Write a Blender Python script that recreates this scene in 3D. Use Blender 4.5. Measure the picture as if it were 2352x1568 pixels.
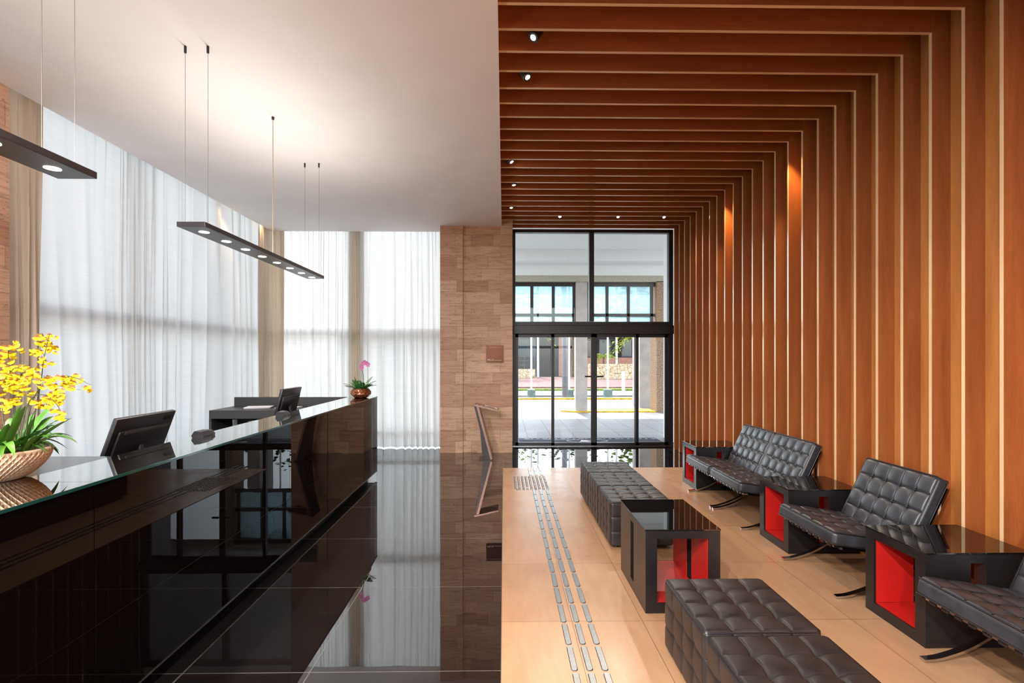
import bpy, bmesh, math, random
from mathutils import Vector, Matrix
R = math.radians
S = bpy.context.scene
C = S.collection
for o in list(bpy.data.objects): bpy.data.objects.remove(o)

# ------------------------------------------------------------------ camera
EYE = 1.65
F = 1185.0
YAW = 0.9
cam_d = bpy.data.cameras.new('camera'); cam_d.sensor_width = 36.0
cam_d.lens = F * 36.0 / 2352.0
cam_d.shift_y = (822 - 784) / 2352.0
cam_d.shift_x = 0.0
cam_d.clip_end = 400
cam = bpy.data.objects.new('camera', cam_d); C.objects.link(cam)
cam.location = (0, 0, EYE); cam.rotation_euler = (R(90), 0, R(-YAW))
S.camera = cam

# ------------------------------------------------------------------ exposure / world / sun
S.view_settings.view_transform = 'Standard'; S.view_settings.look = 'None'
S.view_settings.gamma = 1; S.view_settings.use_curve_mapping = False
S.view_settings.exposure = 0.4
cy = S.cycles
cy.use_denoising = True
cy.max_bounces = 9; cy.diffuse_bounces = 5; cy.glossy_bounces = 5; cy.transmission_bounces = 5; cy.transparent_max_bounces = 14
cy.caustics_reflective = False; cy.caustics_refractive = False
cy.sample_clamp_indirect = 6.0
cy.use_adaptive_sampling = True; cy.adaptive_threshold = 0.02

W = bpy.data.worlds.new('sky'); S.world = W; W.use_nodes = True
wn = W.node_tree.nodes; wl = W.node_tree.links
sky = wn.new('ShaderNodeTexSky'); sky.sky_type = 'NISHITA'; sky.sun_disc = False
sky.sun_elevation = R(50); sky.sun_rotation = R(-3); sky.air_density = 1.0; sky.dust_density = 1.0
bgn = wn['Background']; bgn.inputs['Strength'].default_value = 0.76
hs = wn.new('ShaderNodeHueSaturation'); hs.inputs['Saturation'].default_value = .36
wl.new(sky.outputs[0], hs.inputs['Color']); wl.new(hs.outputs[0], bgn.inputs['Color'])

sun_d = bpy.data.lights.new('sun', 'SUN'); sun_d.energy = 4.0; sun_d.angle = R(0.6); sun_d.color = (1.0, 0.95, 0.87)
sun = bpy.data.objects.new('sun', sun_d); C.objects.link(sun)
sun.rotation_euler = Vector((0.04, -math.cos(R(51)), -math.sin(R(51)))).to_track_quat('-Z', 'Y').to_euler()

def lamp(name, kind, loc, target, energy, color=(1, .82, .6), parent=None, **kw):
    d = bpy.data.lights.new(name, kind); d.energy = energy; d.color = color
    for k, v in kw.items(): setattr(d, k, v)
    o = bpy.data.objects.new(name, d); C.objects.link(o)
    o.location = loc
    o.rotation_euler = (Vector(target) - Vector(loc)).to_track_quat('-Z', 'Y').to_euler()
    if parent is not None:
        o.parent = parent; o.location = Vector(loc) - parent.location
    return o

# ------------------------------------------------------------------ materials
def lin(r, g, b):
    f = lambda c: (c/255/12.92) if c/255 <= .04045 else ((c/255+.055)/1.055)**2.4
    return (f(r), f(g), f(b), 1)

class NT:
    def __init__(s, name):
        s.m = bpy.data.materials.new(name); s.m.use_nodes = True
        s.t = s.m.node_tree; s.n = s.t.nodes; s.b = s.n['Principled BSDF']; s.out = s.n['Material Output']
    def new(s, kind, **kw):
        nd = s.n.new(kind)
        for k, v in kw.items():
            if k.startswith('i_'): nd.inputs[k[2:].replace('_', ' ')].default_value = v
            else: setattr(nd, k, v)
        return nd
    def link(s, a, b): s.t.links.new(a, b)
    def coords(s, scale=(1, 1, 1), loc=(0, 0, 0), rot=(0, 0, 0)):
        tc = s.new('ShaderNodeTexCoord'); mp = s.new('ShaderNodeMapping')
        mp.inputs['Scale'].default_value = scale; mp.inputs['Location'].default_value = loc; mp.inputs['Rotation'].default_value = rot
        s.link(tc.outputs['Object'], mp.inputs[0]); return mp.outputs[0]
    def noise(s, vec, scale, detail=3, rough=.5):
        nd = s.new('ShaderNodeTexNoise'); nd.inputs['Scale'].default_value = scale; nd.inputs['Detail'].default_value = detail
        nd.inputs['Roughness'].default_value = rough
        s.link(vec, nd.inputs['Vector']); return nd.outputs['Fac']
    def ramp(s, fac, stops):
        nd = s.new('ShaderNodeValToRGB'); e = nd.color_ramp.elements
        while len(e) < len(stops): e.new(.5)
        for i, (p, c) in enumerate(stops):
            e[i].position = p; e[i].color = c
        s.link(fac, nd.inputs[0]); return nd.outputs[0]
    def mix(s, fac, a, b, mode='MIX'):
        nd = s.new('ShaderNodeMix', data_type='RGBA', blend_type=mode)
        for v, i in ((fac, 0), (a, 6), (b, 7)):
            if hasattr(v, 'links'): s.link(v, nd.inputs[i])
            else: nd.inputs[i].default_value = v
        return nd.outputs[2]
    def math(s, op, a, b=0.0):
        nd = s.new('ShaderNodeMath', operation=op)
        for v, i in ((a, 0), (b, 1)):
            if hasattr(v, 'links'): s.link(v, nd.inputs[i])
            else: nd.inputs[i].default_value = v
        return nd.outputs[0]
    def bump(s, h, strength=.2, dist=.01):
        nd = s.new('ShaderNodeBump'); nd.inputs['Strength'].default_value = strength; nd.inputs['Distance'].default_value = dist
        s.link(h, nd.inputs['Height']); s.link(nd.outputs[0], s.b.inputs['Normal']); return nd
    def set(s, color=None, rough=None, metal=None, ior=None, **kw):
        b = s.b
        if color is not None:
            if hasattr(color, 'links'): s.link(color, b.inputs['Base Color'])
            else: b.inputs['Base Color'].default_value = color
        if rough is not None:
            if hasattr(rough, 'links'): s.link(rough, b.inputs['Roughness'])
            else: b.inputs['Roughness'].default_value = rough
        if metal is not None: b.inputs['Metallic'].default_value = metal
        if ior is not None: b.inputs['IOR'].default_value = ior
        for k, v in kw.items(): b.inputs[k.replace('_', ' ')].default_value = v
        return s.m

def plain(name, col, rough=.5, metal=0.0, ior=1.5, var=.06, scale=6, bump=0, bscale=200):
    t = NT(name)
    v = t.coords()
    n = t.noise(v, scale, 3)
    d = tuple(c*(1-var*2) for c in col[:3]) + (1,); l = tuple(min(1, c*(1+var*2)) for c in col[:3]) + (1,)
    t.set(t.ramp(n, [(.3, d), (.7, l)]), rough, metal, ior)
    if bump: t.bump(t.noise(v, bscale, 2), bump, .002)
    return t.m

def emit(name, col, strength):
    t = NT(name); t.set((0, 0, 0, 1), .5)
    t.b.inputs['Emission Color'].default_value = col; t.b.inputs['Emission Strength'].default_value = strength
    return t.m

def wood(name, scale, lo, hi, rough=.38):
    t = NT(name)
    oi = t.new('ShaderNodeObjectInfo')
    tc = t.new('ShaderNodeTexCoord'); mp = t.new('ShaderNodeMapping'); mp.inputs['Scale'].default_value = scale
    add = t.new('ShaderNodeVectorMath', operation='ADD')
    cmb = t.new('ShaderNodeCombineXYZ'); r9 = t.math('MULTIPLY', oi.outputs['Random'], 37.0)
    for i in range(3): t.link(r9, cmb.inputs[i])
    t.link(tc.outputs['Object'], mp.inputs[0]); t.link(mp.outputs[0], add.inputs[0]); t.link(cmb.outputs[0], add.inputs[1])
    v = add.outputs[0]
    n1 = t.noise(v, 1.6, 4, .55); n2 = t.noise(v, 14, 3, .6)
    mixn = t.math('ADD', t.math('MULTIPLY', n1, .65), t.math('MULTIPLY', n2, .35))
    col = t.ramp(mixn, [(.3, lo), (.72, hi)])
    hv = t.new('ShaderNodeHueSaturation'); t.link(col, hv.inputs['Color'])
    t.link(t.math('ADD', t.math('MULTIPLY', oi.outputs['Random'], .22), .89), hv.inputs['Value'])
    t.set(hv.outputs[0], rough, 0, 1.5)
    t.bump(n2, .06, .002)
    return t.m

M = {}
M['wood_up'] = wood('cherry_upright', (9, 9, .7), lin(140, 76, 38), lin(178, 106, 57))
M['wood_across'] = wood('cherry_crosspiece', (.7, 9, 9), lin(138, 72, 35), lin(174, 100, 50))
M['wood_edge_lit'] = wood('daylit_veneer_edge', (1, 9, 1), lin(222, 180, 134), lin(238, 204, 162), .14)  # same veneer, paler: daylight on the fin edges put into the colour
M['wood_board'] = wood('cherry_board', (5, 5, .6), lin(170, 104, 50), lin(205, 138, 74))
M['white'] = plain('white_plaster', lin(240, 238, 238), .85, var=.012, scale=2)
M['white_wall'] = plain('pale_wall', lin(215, 208, 198), .8, var=.02)

def travertine():
    t = NT('travertine')
    tc = t.new('ShaderNodeTexCoord'); sp = t.new('ShaderNodeSeparateXYZ'); t.link(tc.outputs['Object'], sp.inputs[0])
    cb = t.new('ShaderNodeCombineXYZ')
    t.link(t.math('ADD', sp.outputs[0], sp.outputs[1]), cb.inputs[0]); t.link(sp.outputs[2], cb.inputs[1])
    br = t.new('ShaderNodeTexBrick'); br.offset = .37; br.squash = .6; br.squash_frequency = 3
    for k, v in (('Scale', 1.0), ('Mortar Size', .0022), ('Brick Width', .56), ('Row Height', .2), ('Bias', 0.0)): br.inputs[k].default_value = v
    br.inputs['Color1'].default_value = lin(228, 190, 162); br.inputs['Color2'].default_value = lin(194, 148, 120); br.inputs['Mortar'].default_value = lin(158, 122, 98)
    t.link(cb.outputs[0], br.inputs['Vector'])
    v = t.coords((2.2, 2.2, 26)); st = t.noise(v, 1.5, 6, .62)
    v3 = t.coords((6, 6, 34)); pit = t.noise(v3, 2.4, 5, .7)
    col = t.mix(.7, br.outputs['Color'], t.ramp(st, [(.28, (.42, .30, .22, 1)), (.48, (.82, .76, .70, 1)), (.7, (1, .97, .94, 1))]), 'MULTIPLY')
    pm = t.ramp(pit, [(.36, (1, 1, 1, 1)), (.40, (0, 0, 0, 1))])
    col = t.mix(t.math('MULTIPLY', pm, .75), col, lin(88, 62, 46))
    t.set(col, .5, 0, 1.5)
    t.bump(t.math('ADD', t.math('MULTIPLY', pm, -1.0), t.math('MULTIPLY', br.outputs['Fac'], -.5)), .3, .004)
    return t.m
M['travertine'] = travertine()

def granite():
    t = NT('polished_black_granite')
    br = t.new('ShaderNodeTexBrick'); br.offset = 0; br.squash = 1
    for k, v in (('Scale', 1.0), ('Mortar Size', .0022), ('Brick Width', 1.005), ('Row Height', 1.005)): br.inputs[k].default_value = v
    br.inputs['Color1'].default_value = lin(22, 19, 20); br.inputs['Color2'].default_value = lin(27, 23, 24); br.inputs['Mortar'].default_value = lin(92, 86, 84)
    t.link(t.coords(loc=(.015, .29, 0)), br.inputs['Vector'])
    v = t.coords(); sp = t.noise(v, 220, 2)
    col = t.mix(t.ramp(sp, [(.62, (0, 0, 0, 1)), (.72, (.5, .5, .5, 1))]), br.outputs['Color'], lin(60, 54, 54))
    t.set(col, t.math('MULTIPLY', br.outputs['Fac'], .4), 0, 2.1)
    t.b.inputs['Roughness'].default_value = .01; t.b.inputs['IOR'].default_value = 2.4
    t.bump(t.noise(t.coords((1, .7, 1)), 3.2, 1), .02, .02)
    return t.m
M['granite'] = granite()

def tile():
    t = NT('oak_look_porcelain')
    br = t.new('ShaderNodeTexBrick'); br.offset = 0; br.squash = 1
    for k, v in (('Scale', 1.0), ('Mortar Size', .0016), ('Brick Width', .441), ('Row Height', .902)): br.inputs[k].default_value = v
    br.inputs['Color1'].default_value = lin(194, 154, 119); br.inputs['Color2'].default_value = lin(182, 141, 107); br.inputs['Mortar'].default_value = lin(96, 72, 52)
    t.link(t.coords(loc=(.015, -7.73+.902*9, 0)), br.inputs['Vector'])
    st = t.noise(t.coords((9, 1.6, 1)), 1.8, 5, .6); bl = t.noise(t.coords((1, 1, 1)), 2.2, 2, .5)
    col = t.mix(.42, br.outputs['Color'], t.ramp(st, [(.28, (.66, .58, .50, 1)), (.7, (1, 1, 1, 1))]), 'MULTIPLY')
    col = t.mix(.35, col, t.ramp(bl, [(.2, (.84, .78, .72, 1)), (.8, (1, 1, 1, 1))]), 'MULTIPLY')
    t.set(col, t.ramp(bl, [(.3, (.24, .24, .24, 1)), (.7, (.36, .36, .36, 1))]), 0, 1.6)
    t.bump(t.math('MULTIPLY', br.outputs['Fac'], -1.0), .2, .003)
    return t.m
M['tile'] = tile()

def curtain_mat(name, col, transl, transp):
    t = NT(name); t.n.remove(t.b)
    wv = t.noise(t.coords((1, 1, 60)), 3, 3); c2 = tuple(c*.93 for c in col[:3]) + (1,)
    cc = t.ramp(wv, [(.3, c2), (.7, col)])
    tr = t.new('ShaderNodeBsdfTranslucent'); df = t.new('ShaderNodeBsdfDiffuse'); tp = t.new('ShaderNodeBsdfTransparent')
    t.link(cc, tr.inputs[0]); t.link(cc, df.inputs[0])
    m1 = t.new('ShaderNodeMixShader'); m1.inputs[0].default_value = 1 - transl; t.link(tr.outputs[0], m1.inputs[1]); t.link(df.outputs[0], m1.inputs[2])
    m2 = t.new('ShaderNodeMixShader'); m2.inputs[0].default_value = transp; t.link(m1.outputs[0], m2.inputs[1]); t.link(tp.outputs[0], m2.inputs[2])
    t.link(m2.outputs[0], t.out.inputs[0]); return t.m
M['sheer'] = curtain_mat('sheer_white_voile', (.93, .93, .92, 1), .60, .02)
M['drape'] = curtain_mat('beige_lining_fabric', (.66, .57, .46, 1), .22, .0)

def pane_mat(name, tint=(1, 1, 1, 1), refl=.9, haze=0.0, hcol=(.8, .9, .93, 1)):
    t = NT(name); t.n.remove(t.b)
    tp = t.new('ShaderNodeBsdfTransparent'); tp.inputs[0].default_value = tint
    gl = t.new('ShaderNodeBsdfGlossy'); gl.inputs['Roughness'].default_value = 0.0
    fr = t.new('ShaderNodeFresnel'); fr.inputs[0].default_value = 1.45
    mx = t.new('ShaderNodeMixShader'); t.link(t.math('MULTIPLY', fr.outputs[0], refl), mx.inputs[0])
    t.link(tp.outputs[0], mx.inputs[1]); t.link(gl.outputs[0], mx.inputs[2]); last = mx.outputs[0]
    if haze:
        tl = t.new('ShaderNodeBsdfTranslucent'); tl.inputs[0].default_value = hcol
        m2 = t.new('ShaderNodeMixShader'); m2.inputs[0].default_value = haze
        t.link(last, m2.inputs[1]); t.link(tl.outputs[0], m2.inputs[2]); last = m2.outputs[0]
    t.link(last, t.out.inputs[0]); return t.m
M['pane'] = pane_mat('clear_glass', (.96, .98, .98, 1))
M['pane_sky_haze'] = pane_mat('sky_haze_glass', (.72, .86, .9, 1), .6, .75, (.46, .60, .64, 1))  # pale cyan sky reflection put into the pane colour as haze

M['frame'] = plain('dark_bronze_metal', lin(46, 42, 44), .35, .3)
M['black_glass'] = NT('black_back_painted_glass').set((.004, .0025, .003, 1), 0, 0, 1.26)
M['ledge_glass'] = NT('dark_mirror_glass').set((.66, .70, .70, 1), .0, 1.0)
M['glass_edge'] = NT('green_glass_edge').set((.012, .07, .065, 1), .1, 0, 1.6)
M['desk_stone'] = plain('dark_desk_laminate', lin(36, 34, 35), .16, 0, 1.7, .15, 300)
M['desk_grey'] = plain('charcoal_desk_panel', lin(58, 58, 60), .4)
M['trim_metal'] = plain('brushed_steel_trim', lin(150, 146, 144), .25, 1.0)
M['chrome'] = plain('polished_chrome', lin(205, 205, 208), .08, 1.0, var=.01)
M['steel'] = plain('brushed_stainless_steel', lin(150, 154, 158), .32, 1.0, var=.05, scale=60)
M['leather'] = plain('black_leather', (.032, .033, .040, 1), .33, 0, 1.5, .2, 12, .18, 420)
M['leather_brown'] = plain('dark_brown_leather', (.019, .0155, .0165, 1), .40, 0, 1.5, .2, 10, .22, 420)
M['piping'] = plain('leather_welt', (.009, .008, .010, 1), .35)
M['lacquer'] = plain('black_lacquer', lin(28, 25, 27), .3, 0, 1.5, .1)
M['red'] = plain('red_lacquer', lin(186, 30, 25), .4, var=.03)
M['table_glass'] = NT('smoked_table_glass').set((.006, .005, .005, 1), .0, 0, 2.0)
M['pendant'] = plain('anthracite_metal', lin(70, 64, 68), .32, .5)
M['lens'] = emit('lit_led_lens', (1, .93, .82, 1), 9.0)
M['bulb'] = emit('lit_halogen_bulb', (1, .82, .55, 1), 40.0)
M['wire'] = plain('steel_wire', lin(120, 116, 112), .4, .6)
M['cable'] = plain('beige_cable', lin(176, 158, 128), .7)
M['black_plastic'] = plain('black_plastic', lin(34, 32, 36), .38)
M['grey_plastic'] = plain('grey_plastic', lin(74, 72, 76), .4)
M['screen'] = NT('dark_monitor_screen').set((.01, .011, .013, 1), .1)
M['clay'] = plain('unglazed_clay', lin(222, 192, 162), .7, var=.06, scale=20)
M['bark'] = plain('bark_chips', lin(112, 62, 38), .9, var=.3, scale=60)
M['leaf'] = plain('orchid_leaf', lin(84, 138, 48), .4, var=.25, scale=8)
M['stem'] = plain('orchid_stem', lin(58, 62, 34), .6, var=.2)
M['petal'] = plain('yellow_petal', lin(250, 222, 34), .6, var=.06, scale=40)
M['petal_brown'] = plain('brown_sepal', lin(150, 92, 20), .6)
M['pink'] = plain('pink_petal', lin(206, 122, 178), .6)
M['fern'] = plain('fern_leaf', lin(54, 120, 44), .55, var=.25, scale=20)
M['bronze'] = plain('bronze_mirror', lin(84, 52, 42), .1, 1.0, var=.02)
M['stand'] = plain('brown_painted_metal', lin(58, 46, 46), .3, .4)
M['stand_top'] = plain('bronze_plate', lin(146, 110, 100), .3, .5)
M['print'] = plain('white_print', lin(240, 238, 235), .6, var=.01)
M['paper'] = plain('white_paper', lin(240, 240, 244), .8, var=.01)
M['clear_cup'] = NT('clear_tumbler_glass').set((.95, .97, .98, 1), .03, 0, 1.45, Transmission_Weight=.85)
M['pebble_glass'] = plain('copper_mosaic', lin(150, 96, 66), .12, .5, var=.6, scale=55)
# outdoors
M['concrete'] = plain('pale_concrete', lin(176, 170, 166), .8, var=.06, scale=4)
M['concrete_dk'] = plain('bush_hammered_stone', lin(150, 124, 100), .9, var=.3, scale=30)
M['soffit'] = plain('white_soffit', lin(236, 238, 238), .8, var=.01)
M['band'] = plain('stone_band', lin(170, 166, 150), .8, var=.12, scale=30)
M['yellow'] = plain('yellow_kerb_paint', lin(214, 172, 40), .7, var=.15, scale=8)
M['asphalt'] = plain('grey_roadway', lin(128, 126, 128), .9, var=.06)  # one even grey with slight variation
M['earth'] = plain('red_brown_paving', lin(126, 92, 88), .9, var=.15)
M['grass'] = plain('lawn_grass', lin(112, 132, 48), .9, var=.3, scale=12)
M['pole'] = plain('white_pole_paint', lin(210, 212, 214), .4, .2)
M['pole_dk'] = plain('grey_post_paint', lin(96, 96, 104), .4, .2)
M['teal'] = plain('grey_green_box', lin(98, 118, 116), .6)
M['mat_fibre'] = plain('navy_mat_fibre', lin(38, 42, 62), .95, var=.2, scale=200)
M['facade'] = plain('dark_facade', lin(44, 38, 38), .8, var=.15)
M['facade_pink'] = plain('rose_render', lin(176, 128, 112), .8, var=.1)
M['facade_win'] = plain('facade_window_glass', lin(44, 54, 64), .08, 0, 1.6)
M['rail'] = plain('railing_paint', lin(60, 70, 84), .5, .2)
M['tree'] = plain('tree_foliage', lin(96, 122, 40), .8, var=.5, scale=3)
M['tree_dk'] = plain('dark_tree_foliage', lin(56, 76, 34), .8, var=.5, scale=3)
M['palm'] = plain('palm_frond', lin(146, 162, 40), .6, var=.3, scale=6)
M['trunk'] = plain('tree_trunk', lin(110, 92, 76), .9, var=.2)
def paving():
    t = NT('granite_paving')
    br = t.new('ShaderNodeTexBrick'); br.offset = 0
    for k, v in (('Scale', 1.0), ('Mortar Size', .008), ('Brick Width', .5), ('Row Height', .5)): br.inputs[k].default_value = v
    br.inputs['Color1'].default_value = lin(134, 132, 132); br.inputs['Color2'].default_value = lin(124, 122, 124); br.inputs['Mortar'].default_value = lin(70, 68, 70)
    t.link(t.coords(), br.inputs['Vector']); t.set(br.outputs['Color'], .6); return t.m
M['paving'] = paving()
def rubble():
    t = NT('cream_rubble_stone')
    vo = t.new('ShaderNodeTexVoronoi'); vo.feature = 'DISTANCE_TO_EDGE'; vo.inputs['Scale'].default_value = 4.0
    t.link(t.coords(), vo.inputs['Vector'])
    n = t.noise(t.coords(), 6, 3)
    c = t.ramp(n, [(.3, lin(196, 172, 132)), (.7, lin(232, 218, 190))])
    t.set(t.mix(t.ramp(vo.outputs['Distance'], [(.02, (1, 1, 1, 1)), (.06, (0, 0, 0, 1))]), c, lin(128, 106, 76)), .9); return t.m
M['rubble'] = rubble()

# ------------------------------------------------------------------ mesh helpers
def BM(): return bmesh.new()
def box(bm, x0, x1, y0, y1, z0, z1, bevel=0, seg=2):
    b = bm if not bevel else bmesh.new()
    vs = [b.verts.new(p) for p in ((x0, y0, z0), (x1, y0, z0), (x1, y1, z0), (x0, y1, z0), (x0, y0, z1), (x1, y0, z1), (x1, y1, z1), (x0, y1, z1))]
    for f in ((0, 3, 2, 1), (4, 5, 6, 7), (0, 1, 5, 4), (1, 2, 6, 5), (2, 3, 7, 6), (3, 0, 4, 7)): b.faces.new([vs[i] for i in f])
    if bevel:
        bmesh.ops.bevel(b, geom=b.edges[:], offset=bevel, segments=seg, profile=.5, affect='EDGES')
        join(bm, b)
    return bm
def join(bm, b):
    me = bpy.data.meshes.new('tmp'); b.to_mesh(me); b.free(); bm.from_mesh(me); bpy.data.meshes.remove(me)
def tube(bm, pts, r, n=8, cap=True, taper=None):
    pts = [Vector(p) for p in pts]; rings = []
    for i, p in enumerate(pts):
        t = (pts[min(i+1, len(pts)-1)] - pts[max(i-1, 0)]).normalized()
        a = Vector((0, 0, 1)) if abs(t.z) < .9 else Vector((1, 0, 0))
        u = t.cross(a).normalized(); v = t.cross(u)
        rr = r if taper is None else r*(1-(1-taper)*i/(len(pts)-1))
        rings.append([bm.verts.new(p + (u*math.cos(2*math.pi*k/n) + v*math.sin(2*math.pi*k/n))*rr) for k in range(n)])
    for i in range(len(rings)-1):
        for k in range(n): bm.faces.new((rings[i][k], rings[i][(k+1) % n], rings[i+1][(k+1) % n], rings[i+1][k]))
    if cap: bm.faces.new(rings[0]); bm.faces.new(rings[-1][::-1])
    return bm
def loop_tube(bm, pts, r, n=6):
    pts = [Vector(p) for p in pts]; N = len(pts); rings = []
    for i, p in enumerate(pts):
        t = (pts[(i+1) % N] - pts[i-1]).normalized(); a = Vector((0, 0, 1)); u = t.cross(a).normalized(); v = t.cross(u)
        rings.append([bm.verts.new(p + (u*math.cos(2*math.pi*k/n) + v*math.sin(2*math.pi*k/n))*r) for k in range(n)])
    for i in range(N):
        for k in range(n): bm.faces.new((rings[i][k], rings[i][(k+1) % n], rings[(i+1) % N][(k+1) % n], rings[(i+1) % N][k]))
    return bm
def lathe(bm, prof, n=32, c=(0, 0, 0), f=None):
    rings = []
    for (r, z) in prof:
        ring = []
        for k in range(n):
            a = 2*math.pi*k/n; rr = r + (f(a, z) if f else 0)
            ring.append(bm.verts.new((c[0]+rr*math.cos(a), c[1]+rr*math.sin(a), c[2]+z)))
        rings.append(ring)
    for i in range(len(rings)-1):
        for k in range(n): bm.faces.new((rings[i][k], rings[i][(k+1) % n], rings[i+1][(k+1) % n], rings[i+1][k]))
    if prof[0][0] > 0: bm.faces.new(rings[0][::-1])
    if prof[-1][0] > 0: bm.faces.new(rings[-1])
    return bm
def prism(bm, poly, lo, hi, axis='y'):
    mk = {'y': lambda p, t: (p[0], t, p[1]), 'x': lambda p, t: (t, p[0], p[1]), 'z': lambda p, t: (p[0], p[1], t)}[axis]
    a = [bm.verts.new(mk(p, lo)) for p in poly]; b = [bm.verts.new(mk(p, hi)) for p in poly]; n = len(poly)
    bm.faces.new(a); bm.faces.new(b[::-1])
    for i in range(n): bm.faces.new((a[i], a[(i+1) % n], b[(i+1) % n], b[i]))
    return bm
def smooth_path(pts, sub=6):
    P = [Vector(p) for p in pts]; out = []
    for i in range(len(P)-1):
        p0, p1, p2, p3 = P[max(i-1, 0)], P[i], P[i+1], P[min(i+2, len(P)-1)]
        for k in range(sub):
            t = k/sub
            out.append(.5*((2*p1) + (p2-p0)*t + (2*p0-5*p1+4*p2-p3)*t*t + (3*p1-p0-3*p2+p3)*t**3))
    out.append(P[-1]); return out
def strip(bm, path, y0, y1, th):
    """flat bar swept along an x-z path"""
    P = smooth_path([Vector((p[0], 0, p[1])) for p in path], 6); rings = []
    for i, p in enumerate(P):
        t = (P[min(i+1, len(P)-1)]-P[max(i-1, 0)]).normalized(); n = Vector((-t.z, 0, t.x))*th/2
        rings.append([bm.verts.new(q) for q in (Vector((p.x+n.x, y0, p.z+n.z)), Vector((p.x+n.x, y1, p.z+n.z)), Vector((p.x-n.x, y1, p.z-n.z)), Vector((p.x-n.x, y0, p.z-n.z)))])
    for i in range(len(rings)-1):
        for k in range(4): bm.faces.new((rings[i][k], rings[i][(k+1) % 4], rings[i+1][(k+1) % 4], rings[i+1][k]))
    bm.faces.new(rings[0][::-1]); bm.faces.new(rings[-1]); return bm

def obj(name, bm, mat, parent=None, smooth=False, local=False, mesh=None):
    if mesh is None:
        bmesh.ops.recalc_face_normals(bm, faces=bm.faces[:])
        if parent is not None and not local:
            off = Vector(parent.location) + (Vector(parent.parent.location) if parent.parent else Vector())
            bmesh.ops.translate(bm, vec=-off, verts=bm.verts[:])
        mesh = bpy.data.meshes.new(name); bm.to_mesh(mesh); bm.free()
        mesh.materials.append(M[mat] if isinstance(mat, str) else mat)
        if smooth:
            mesh.shade_smooth()
            if smooth != 'all': mesh.set_sharp_from_angle(angle=R(40))
    o = bpy.data.objects.new(name, mesh); C.objects.link(o)
    if parent is not None: o.parent = parent
    return o
def tag(o, label, cat, group=None, kind=None):
    o['label'] = label; o['category'] = cat
    if group: o['group'] = group
    if kind: o['kind'] = kind
    return o
def thing(name, label, cat, loc=(0, 0, 0), group=None, kind=None):
    o = bpy.data.objects.new(name, None); C.objects.link(o); o.location = loc; o.empty_display_size = .1
    return tag(o, label, cat, group, kind)
def struct(name, bm, mat, label, cat, smooth=False):
    return tag(obj(name, bm, mat, None, smooth), label, cat, None, 'structure')
def dup(root, loc, label, rotz=None, parent=None):
    r = root.copy(); C.objects.link(r)
    if parent is None:
        r.location = loc; r['label'] = label
        if rotz is not None: r.rotation_euler = (0, 0, rotz)
    else: r.parent = parent
    for ch in [c for c in bpy.data.objects if c.parent == root]: dup(ch, None, None, None, r)
    return r
ORD = 'first second third fourth fifth sixth seventh eighth ninth tenth eleventh twelfth thirteenth fourteenth fifteenth sixteenth seventeenth eighteenth nineteenth twentieth'.split()
ORD += ['twenty-'+w for w in ORD[:9]] + ['thirtieth', 'thirty-first']

# ------------------------------------------------------------------ setting: shell
CE = 3.945          # white ceiling
SX, SZ = 3.065, 3.98   # fin edges on the wall and overhead
def B(*a, **k): return box(BM(), *a, **k)
struct('floor_granite', B(-4.75, 3.4, -4, 9.70, -.12, 0), 'granite', 'polished black stone floor in large square slabs', 'floor')
struct('floor_tiled', B(-.015, 3.30, -4, 7.73, .0, .004), 'tile', 'oak coloured tiled floor zone under the seating', 'floor')
struct('ceiling_white', B(-4.20, -.04, -4, 9.40, CE, 4.45), 'white', 'flat white plaster ceiling above the reception desk', 'ceiling')
struct('ceiling_board', B(-.04, 3.30, -4, 9.70, 4.30, 4.40), 'wood_across', 'brown board behind the overhead wooden fins', 'ceiling')
struct('ceiling_roof', B(-4.9, 3.9, -4.2, 9.95, 4.46, 4.85), 'white', 'roof slab over the lobby', 'roof')
struct('wall_right', B(3.205, 3.30, -4, 9.62, .004, 4.30), 'wood_board', 'brown timber wall boards behind the upright wooden fins', 'wall')
struct('wall_right_outer', B(3.40, 3.6, -4, 9.95, -.1, 4.46), 'white_wall', 'outer wall beyond the timber wall', 'wall')
struct('wall_back', B(-4.9, 3.9, -4.2, -4.0, 3.95, 4.46), 'white_wall', 'pale wall head above the added window at the rear of the lobby', 'wall')
# travertine pier
pier = thing('wall_pier', 'tall beige travertine pier between the far curtain and the glass doors', 'pier', (-.48, 9.4, 0), kind='structure')
obj('pier_block', B(-1.106, -.712, 8.97, 9.78, 0, 3.98), 'travertine', pier)
obj('pier_recess', B(-.712, -.47, 9.03, 9.78, 0, 3.98), 'travertine', pier)
obj('pier_block', B(-.47, .15, 8.985, 9.78, 0, 3.98), 'travertine', pier)
obj('pier_head', B(-.039, .15, 8.985, 9.69, 3.981, 4.29), 'travertine', pier)
near = struct('wall_pier_near', B(-4.58, -4.20, 3.95, 4.45, 0, 4.44), 'travertine', 'stone pier at the near end of the beige drape', 'pier')

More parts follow.
